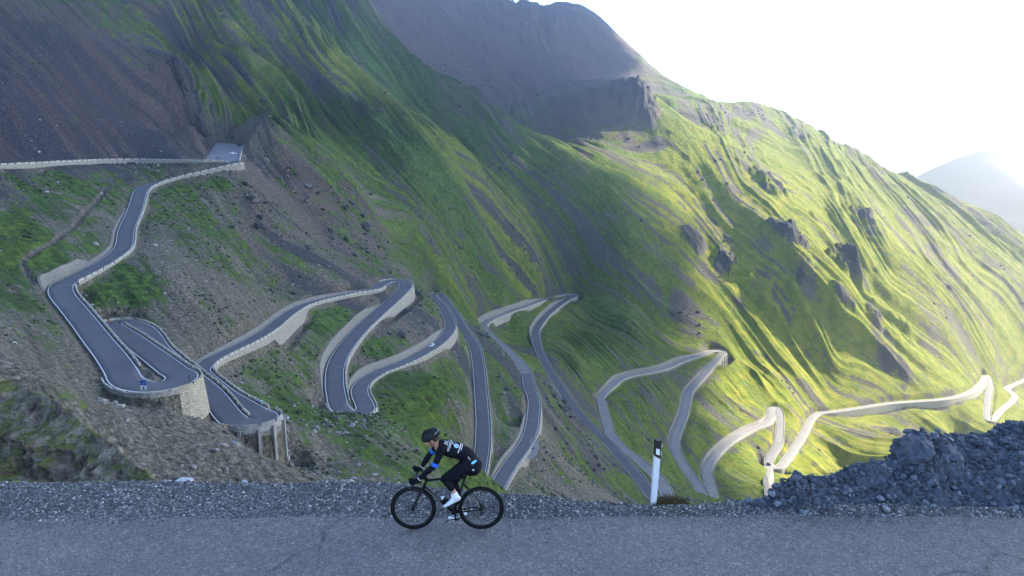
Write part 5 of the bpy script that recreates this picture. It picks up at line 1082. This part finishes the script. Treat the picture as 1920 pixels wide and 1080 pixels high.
# ---------------------------------------------------------------- vehicles
M_GLASS = simple('car_glass', (.02, .025, .03), .12, spec=.6); M_TYRE = simple('car_tyre', (.02, .02, .02), .9); M_LAMP = simple('lamp_glass', (.6, .6, .62), .2); M_RED = simple('tail_lamp', (.35, .02, .02), .3)
def car(loc, heading, paint, label, kind='car', L_=4.3, W_=1.78, Hh=1.45):
    root = empty('parked_car' if kind != 'moving' else 'passing_car', tuple(map(float, loc)), (0, 0, heading)); tag(root, label, 'car')
    prof = [(-.50, .22, .9), (-.49, .55, .95), (-.36, .62, 1.), (-.22, .66, 1.), (-.10, .98, .80), (.12, 1.0, .78), (.34, .96, .78), (.45, .70, .95), (.495, .62, .95), (.50, .25, .92)]
    V_ = []; f = []; n = len(prof)
    for x, z, w_ in prof:
        z = z*Hh; V_ += [(x*L_, -W_/2*w_, z), (x*L_, W_/2*w_, z)]
    lo = [(x*L_, s*W_/2*.96, .22) for x, z, w_ in prof for s in (-1, 1)]; mid = [(x*L_, s*W_/2, min(z*Hh, .60*Hh)) for x, z, w_ in prof for s in (-1, 1)]
    V_ = V_+mid+lo; N2 = 2*n
    for i in range(n-1):
        a = 2*i; f += [(a, a+1, a+3, a+2)]
        for s in (0, 1):
            q = (a+s, a+2+s, N2+a+2+s, N2+a+s); r = (N2+a+s, N2+a+2+s, 2*N2+a+2+s, 2*N2+a+s); f += [q, r] if s else [tuple(reversed(q)), tuple(reversed(r))]
    f += [(0, N2, N2+1, 1), (N2, 2*N2, 2*N2+1, N2+1)]; e = 2*(n-1); f += [(e, e+1, N2+e+1, N2+e), (N2+e, N2+e+1, 2*N2+e+1, 2*N2+e)]
    bd = obj('body', V_, f, paint, root); mm = bd.modifiers.new('b', 'BEVEL'); mm.width = .05; mm.segments = 2
    for s in (-1, 1):
        m = MB(); y = s*(W_/2*.93); yt = s*(W_/2*.80)
        m.add([(-.19*L_, y+s*.02, .66*Hh), (.38*L_, y+s*.02, .68*Hh), (.31*L_, yt+s*.015, .93*Hh), (-.09*L_, yt+s*.015, .94*Hh)], [(0, 1, 2, 3) if s < 0 else (3, 2, 1, 0)]); m.build('side_window', M_GLASS, bd)
    m = MB(); m.add([(-.225*L_, -.74, .68*Hh), (-.225*L_, .74, .68*Hh), (-.115*L_, .62, .96*Hh), (-.115*L_, -.62, .96*Hh)], [(3, 2, 1, 0)]); o = m.build('windscreen', M_GLASS, bd); o.location = (-.03, 0, .02)
    m = MB(); m.add([(.455*L_, -.72, .71*Hh), (.455*L_, .72, .71*Hh), (.36*L_, .60, .94*Hh), (.36*L_, -.60, .94*Hh)], [(0, 1, 2, 3)]); o = m.build('rear_window', M_GLASS, bd); o.location = (.03, 0, .02)
    for x in (-.31, .31):
        for s in (-1, 1):
            m = MB(); m.disc((0, 0, 0), .32, .22, 20); w_ = m.build('wheel', M_TYRE, root, False, (x*L_, s*(W_/2-.09), .32)); m = MB(); m.disc((0, s*.112, 0), .19, .01, 14); m.build('rim', M_ALU, w_)
    for s in (-1, 1):
        m = MB(); m.box((-.495*L_, s*.62, .50*Hh), (.06, .34, .14)); m.build('headlight', M_LAMP, root); m = MB(); m.box((.497*L_, s*.66, .58*Hh), (.05, .28, .16)); m.build('tail_light', M_RED, root)
    return root
M_PW = simple('white_car_paint', (.78, .79, .80), .3, var=.02, coat=.5); M_PD = simple('dark_car_paint', (.03, .032, .04), .3, var=.02, coat=.5); M_PB = simple('black_car_paint', (.012, .013, .018), .3, coat=.5)
def on_road(t, side=0.0):
    i = int(np.searchsorted(DT, t)); p = DL[i].copy(); p[:2] += DNL[i]*side; p[2] += .06; h = math.atan2(DTAN[i, 1], DTAN[i, 0])+math.pi; return p, h
def nearest_t(px, py):
    k = int(np.argmin([np.hypot(*(RC[i]-np.array([px, py]))) for i in range(len(RC))])); return k
p, h = on_road(96.6, 1.1); car(p, h+math.pi, M_PW, 'small white car driving on the road above the lower middle hairpin', 'moving')
lotp = at(437.5, 284, 512); lz = -6.6+(512-474)*.115; d_ = ray(437.5, 284); lotp = np.array([lotp[0], 512, lz]); car(lotp, math.radians(184), M_PW, 'white car parked on the gravel lot beside the topmost hairpin')
q = onz(998.5, 841, -146.6); gz_ = ground_z(q[0], q[1]); car((q[0], q[1], gz_+.1), math.radians(70), M_PD, 'dark car parked on the grey layby right of the bend behind the cyclist')
p, h = on_road(206.9, 0); car(p, h+.5, M_PB, 'black car in the distant lower hairpin beside the sunlit slope', 'moving')

# ---------------------------------------------------------------- car park, laybys, barriers
M_LOT = gravel_mat('pale_gravel_lot', (.12, .125, .14), (.26, .265, .28), 1.2)
cx_, cy_ = LPOLY.mean(axis=0); rp_ = []
for a_i in range(len(LPOLY)):
    p0, p1 = LPOLY[a_i], LPOLY[(a_i+1) % len(LPOLY)]
    for k in range(5): rp_.append(p0+(p1-p0)*k/5)
rp_ = np.array(rp_); rp_ = rp_+(rp_-[cx_, cy_])/np.linalg.norm(rp_-[cx_, cy_], axis=1)[:, None]*(fbm(np.arange(len(rp_))/1.7, np.zeros(len(rp_)), 3, 5)*1.5)[:, None]
Vl = [(x, y, -6.6+(y-474)*.115+.06) for x, y in rp_]+[(cx_, cy_, -6.6+(cy_-474)*.115+.06)]; nL = len(rp_)
o = obj('gravel_lot', Vl, flip_up(Vl, [(i, (i+1) % nL, nL) for i in range(nL)]), M_LOT); tag(o, kind='structure')
def poly_patch(name, pts, zoff, mat, z=None):
    P = [onz(a, b, z) for a, b in pts]; c = np.mean(P, axis=0); Vp = [(x, y, z+zoff) for x, y, _ in P]+[(c[0], c[1], z+zoff)]; n = len(P); o = obj(name, Vp, flip_up(Vp, [(i, (i+1) % n, n) for i in range(n)]), mat); tag(o, kind='structure')
def straight_wall(pa, pb_, h, th, mat, label, name='low_wall', cat='stone wall', sub=6):
    pa, pb_ = np.array(pa, float), np.array(pb_, float); root = obj(name, [], [], mat); bpy.data.objects.remove(root)
    d = (pb_-pa)[:2]; n = np.array([-d[1], d[0]])/np.linalg.norm(d)*th/2; m = MB(); P = []
    for k in range(sub+1):
        c = pa+(pb_-pa)*k/sub
        for s, z in ((-1, -1.5), (-1, h), (1, h), (1, -1.5)): P.append((c[0]+n[0]*s-pa[0], c[1]+n[1]*s-pa[1], c[2]+z-pa[2]))
    f = [(k*4+j, k*4+(j+1) % 4, k*4+4+(j+1) % 4, k*4+4+j) for k in range(sub) for j in range(4)]+[(3, 2, 1, 0), tuple(sub*4+j for j in range(4))]
    m.add(P, f); o = m.build(name, mat, None, False, tuple(map(float, pa))); tag(o, label, cat); return o
L1 = np.array([at(449, 300, 474)[0], 474, -6.6]); L2_ = at(456, 268, 560); L2_[2] = -6.6+(560-474)*.115; straight_wall(L1, L2_, 1.0, .5, M_CAP, 'thin pale wall along the right edge of the gravel car park')
# height gate on the upper road
g0 = at(406.2, 303.5, 462); g1 = at(414.6, 303.5, 462); gt = empty('road_gate', tuple(map(float, g0))); tag(gt, 'slim dark two-posted frame standing on the topmost road by the gravel lot', 'gate frame')
for g in (g0, g1): m = MB(); m.tube([(float(g[0]-g0[0]), float(g[1]-g0[1]), -.3), (float(g[0]-g0[0]), float(g[1]-g0[1]), 3.1)], .12, 8); m.build('post', M_DKM, gt)
m = MB(); w_ = float(g1[0]-g0[0]); 
for z in (1.9, 2.5, 3.0): m.tube([(0, 0, z), (w_, 0, z)], .07, 6)
for x in (.33, .66): m.tube([(w_*x, 0, 1.9), (w_*x, 0, 3.0)], .05, 6)
m.build('lattice', M_DKM, gt)
# grey layby right of the bend
kk = onz(1000, 838, -146.9)
poly_patch('layby', [(996, 823), (1006, 822), (1011, 835), (1008, 852), (998, 862), (984, 858), (986, 845)], .25, M_ASPH2, -146.8)

# sign below the nearest hairpin
sg = at(270, 735, 160.5); sgz = float(sg[2])
sign = empty('information_sign', (float(sg[0]), 160.5, sgz)); tag(sign, 'blue and white information board on a plinth at the tip of the nearest hairpin', 'sign')
M_SBL = simple('sign_blue', (.015, .09, .38), .5); M_SW = simple('sign_white', (.72, .73, .74), .5); M_SG = simple('galvanised_pole', (.25, .26, .27), .5, metal=.5)
m = MB(); m.box((0, 0, -.4), (1.9, .9, .5)); m.build('plinth', M_CONC, sign)
for x in (-.35, .35): m = MB(); m.tube([(x, .06, -.3), (x, .06, 2.6)], .05, 8); m.build('pole', M_SG, sign)
m = MB(); m.box((0, 0, 2.15), (1.35, .06, 1.15)); bp = m.build('blue_panel', M_SBL, sign); m = MB(); m.box((0, 0, 1.0), (1.35, .06, 1.10)); wp = m.build('white_panel', M_SW, sign)
m = MB(); P = [(.30*math.cos(a), -.035, 2.15+.30*math.sin(a)) for a in np.linspace(-2.4, 1.2, 14)]+[(.14+.22*math.cos(a), -.035, 2.20+.22*math.sin(a)) for a in np.linspace(1.2, -2.4, 14)]; m.add(P, [(i, i+1, 26-i, 27-i) for i in range(13)]); m.build('white_symbol', M_SW, bp)
m = MB(); m.add([(-.28, -.036, .55), (.28, -.036, .55), (.10, -.036, .95), (.18, -.036, 1.05), (0, -.036, 1.35), (-.18, -.036, 1.05), (-.10, -.036, .95)], [(0, 1, 2, 3, 4, 5, 6)]); m.build('dark_symbol', M_PBLK, wp)
# concrete manhole frame on the ground left of the sign
mp = at(224, 749, 153); mz = ground_z(mp[0], mp[1]); m = MB(); m.box((0, 0, 0), (1.7, 1.1, .5)); m.box((0, -.0, .27), (1.0, .5, .06)); o = m.build('concrete_slab', M_CAP, None, False, (float(mp[0]), float(mp[1]), mz+.15)); tag(o, 'small pale concrete slab lying on the slope left of the sign', 'slab')

# ---------------------------------------------------------------- small figures by the road
def figure(p, top, legs, label, seed, arms=.1, hat=None):
    root = empty('person', tuple(map(float, p)), (0, 0, seed)); tag(root, label, 'person'); b_ = MB()
    for s in (-1, 1):
        limb(b_, [(0, s*.10, .92), (.02, s*.11, .5), (0, s*.12, .06)], [.085, .062, .045]); limb(b_, [(0, s*.20, 1.42), (.04, s*(.24+arms), 1.15), (.12, s*(.22+arms), .90)], [.055, .042, .03]); limb(b_, [(0, s*.12, .05), (.16, s*.13, .04)], [.045, .04])
    limb(b_, [(0, 0, .92), (0, 0, 1.15), (0, 0, 1.42), (0, 0, 1.52)], [(.16, .11), (.15, .10), (.19, .11), (.06, .06)]); b_.ico((0, 0, 1.66), 1, 2, 0, (.095, .08, .12)); b_.ico((.09, 0, 1.64), .02, 1)
    o = remesh(b_, 'body', [top, legs, M_SKIN], root, .03, 2)
    for q in o.data.polygons: z = q.center.z; q.material_index = 2 if z > 1.53 else (1 if z < .93 else 0)
    return root
M_DKC = simple('dark_clothing', (.02, .02, .025), .9); M_ORC = simple('orange_clothing', (.85, .16, .02), .8); M_BLC = simple('blue_clothing', (.05, .30, .75), .8)
def ground_pt(px, py, t, side): p, h = on_road(t, side); return p
figure(on_road(34.2, -2.6)[0], M_DKC, M_DKC, 'dark clothed figure standing at the outer edge of the nearest hairpin', .4)
figure(off(seg(48.9, 49.1)[:1], DH[seg(48.9, 49.1)[:1]]-.4)[0]+[0, 0, .05], M_DKC, M_DKC, 'dark clothed figure by the parapet where the two near lanes cross', 1.2)
figure(off(seg(40.6, 40.8)[:1], -DH[seg(40.6, 40.8)[:1]]*.2)[0]+[0, 0, .05], M_ORC, M_DKC, 'figure in bright orange at the top of the narrow loop', 2.0)
figure(off(seg(57.6, 57.8)[:1], -DH[seg(57.6, 57.8)[:1]]+.2)[0]+[0, 0, .05], M_BLC, M_DKC, 'figure in blue beside the wall above the viaduct hairpin', 2.6)

# ---------------------------------------------------------------- viaduct piers and the ribbed wall
def piers(t0, t1, n, side, depth, label, mat, inset=1.8, w=1.0, thick=1.1):
    s = 1 if side == 'L' else -1; ts = np.linspace(t0, t1, n); i = int(np.searchsorted(DT, (t0+t1)/2)); c0 = DL[i]; root = empty('viaduct_support', tuple(map(float, c0))); tag(root, label, 'support wall')
    for t in ts:
        k = int(np.searchsorted(DT, t)); nn = DNL[k]*s; base = DL[k, :2]+nn*(DH[k]+1.25); zt = DL[k, 2]-.35; zb_ = ground_z(*(base+nn*1.4))-1.2; zb_ = max(zb_, zt-depth); m = MB(); ang = math.atan2(nn[1], nn[0]); Rz = Matrix.Rotation(ang, 3, 'Z'); hh = zt-zb_
        ctr = Vector((float(base[0]+nn[0]*-.1-c0[0]), float(base[1]+nn[1]*-.1-c0[1]), float((zt+zb_)/2-c0[2]))); m.box(ctr, (thick*1.3, w*.9, hh), Rz, .8); m.box(ctr+Vector((0, 0, -hh/2+.5)), (thick*2.0, w*1.5, 1.0), Rz); m.build('pier', mat, root)
    ix = seg(t0-.3, t1+.3); A = off(ix, s*(DH[ix]+.98)); P = []; 
    for a in A: P += [tuple(a-c0+[0, 0, -.3]), tuple(a-c0+[0, 0, -depth])]
    f = [(2*k, 2*k+1, 2*k+3, 2*k+2) for k in range(len(A)-1)]; f = f if s > 0 else [tuple(reversed(q)) for q in f]; obj('back_wall', P, f, M_STONE2, root)
    return root
piers(53.4, 56.4, 6, 'R', 11, 'grey concrete piers with buttressed feet carrying the curved viaduct hairpin', M_CONC)
piers(174.9, 177.4, 7, 'L', 11, 'ribbed buttress wall under the tip of the hairpin above the green slope', M_CAP, w=1.3, thick=2.0)
# concrete chute below the distant hairpin
cpx = [(1432, 874), (1449, 876), (1451, 900), (1447, 940), (1434, 940), (1430, 900)]
k0 = DL[int(np.searchsorted(DT, 207.2))]; Pc = []
for a, b_ in cpx: 
    dd_ = ray(a, b_); aa_, l_, r_2 = shoot(a, b_); Pc.append((r_2*math.sin(aa_), r_2*math.cos(aa_), ground_z(r_2*math.sin(aa_), r_2*math.cos(aa_))+.8))
cc = tuple(np.mean(Pc, axis=0)+np.array([0, 0, .3])); Vp = Pc+[cc]; o = obj('concrete_apron', Vp, flip_up(Vp, [(i, (i+1) % 6, 6) for i in range(6)]), M_ASPH2); s_ = o.modifiers.new('s', 'SOLIDIFY'); s_.thickness = 1.2; tag(o, 'pale concrete apron running down the slope below the distant lower hairpin', 'embankment')

# ---------------------------------------------------------------- sky, sun, haze, camera
SUN_AZ, SUN_EL = SUNAE
w = bpy.data.worlds.new('World'); SC.world = w; w.use_nodes = True; nt = w.node_tree
sky = nt.nodes.new('ShaderNodeTexSky'); sky.sky_type = 'NISHITA'; sky.sun_disc = False
sky.sun_elevation = math.radians(SUN_EL); sky.sun_rotation = math.radians(SUN_AZ); sky.altitude = 2500; sky.air_density = 1.0; sky.dust_density = SKYDUST; sky.ozone_density = .6
bg = nt.nodes['Background']; L(nt, sky.outputs[0], bg.inputs[0]); bg.inputs[1].default_value = SKYSTR
sd = bpy.data.lights.new('sun', 'SUN'); sd.energy = SUNE; sd.angle = math.radians(.5); sd.color = (1, .88, .67); so = bpy.data.objects.new('sun', sd); link(so)
a_, e_ = math.radians(SUN_AZ), math.radians(SUN_EL)
SUNV = Vector((math.sin(a_)*math.cos(e_), math.cos(a_)*math.cos(e_), math.sin(e_)))
so.rotation_euler = SUNV.to_track_quat('Z', 'Y').to_euler(); so.location = (0, 0, 300)
cam = bpy.data.cameras.new('camera'); co = bpy.data.objects.new('camera', cam); link(co); SC.camera = co
cam.sensor_width = 36; cam.lens = F/1920*36; cam.clip_start = .2; cam.clip_end = 60000
co.rotation_euler = (math.pi/2-PITCH, 0, 0)
if HAZE:
    mb = MB(); x0, x1, y0, y1, z0, z1 = HBOX
    mb.box(((x0+x1)/2, (y0+y1)/2, (z0+z1)/2), (x1-x0, y1-y0, z1-z0))
    m = bpy.data.materials.new('hazy_air'); m.use_nodes = True; n_ = m.node_tree; n_.nodes.clear()
    out = n_.nodes.new('ShaderNodeOutputMaterial'); pv = n_.nodes.new('ShaderNodeVolumePrincipled'); pv.inputs['Color'].default_value = (*HAZECOL, 1)
    pv.inputs['Density'].default_value = HAZE; pv.inputs['Anisotropy'].default_value = HANIS; L(n_, pv.outputs[0], out.inputs['Volume'])
    hz = mb.build('haze', m); tag(hz, kind='stuff')
SC.render.engine = 'CYCLES'; cy = SC.cycles
cy.use_denoising = True
try: cy.denoiser = 'OPENIMAGEDENOISE'
except Exception: pass
cy.max_bounces = 5; cy.diffuse_bounces = 2; cy.glossy_bounces = 2; cy.volume_bounces = 0; cy.transparent_max_bounces = 6
cy.use_adaptive_sampling = True; cy.adaptive_threshold = .015
SC.view_settings.view_transform = 'Standard'; SC.view_settings.look = 'None'; SC.view_settings.exposure = EXPO; SC.view_settings.gamma = 1
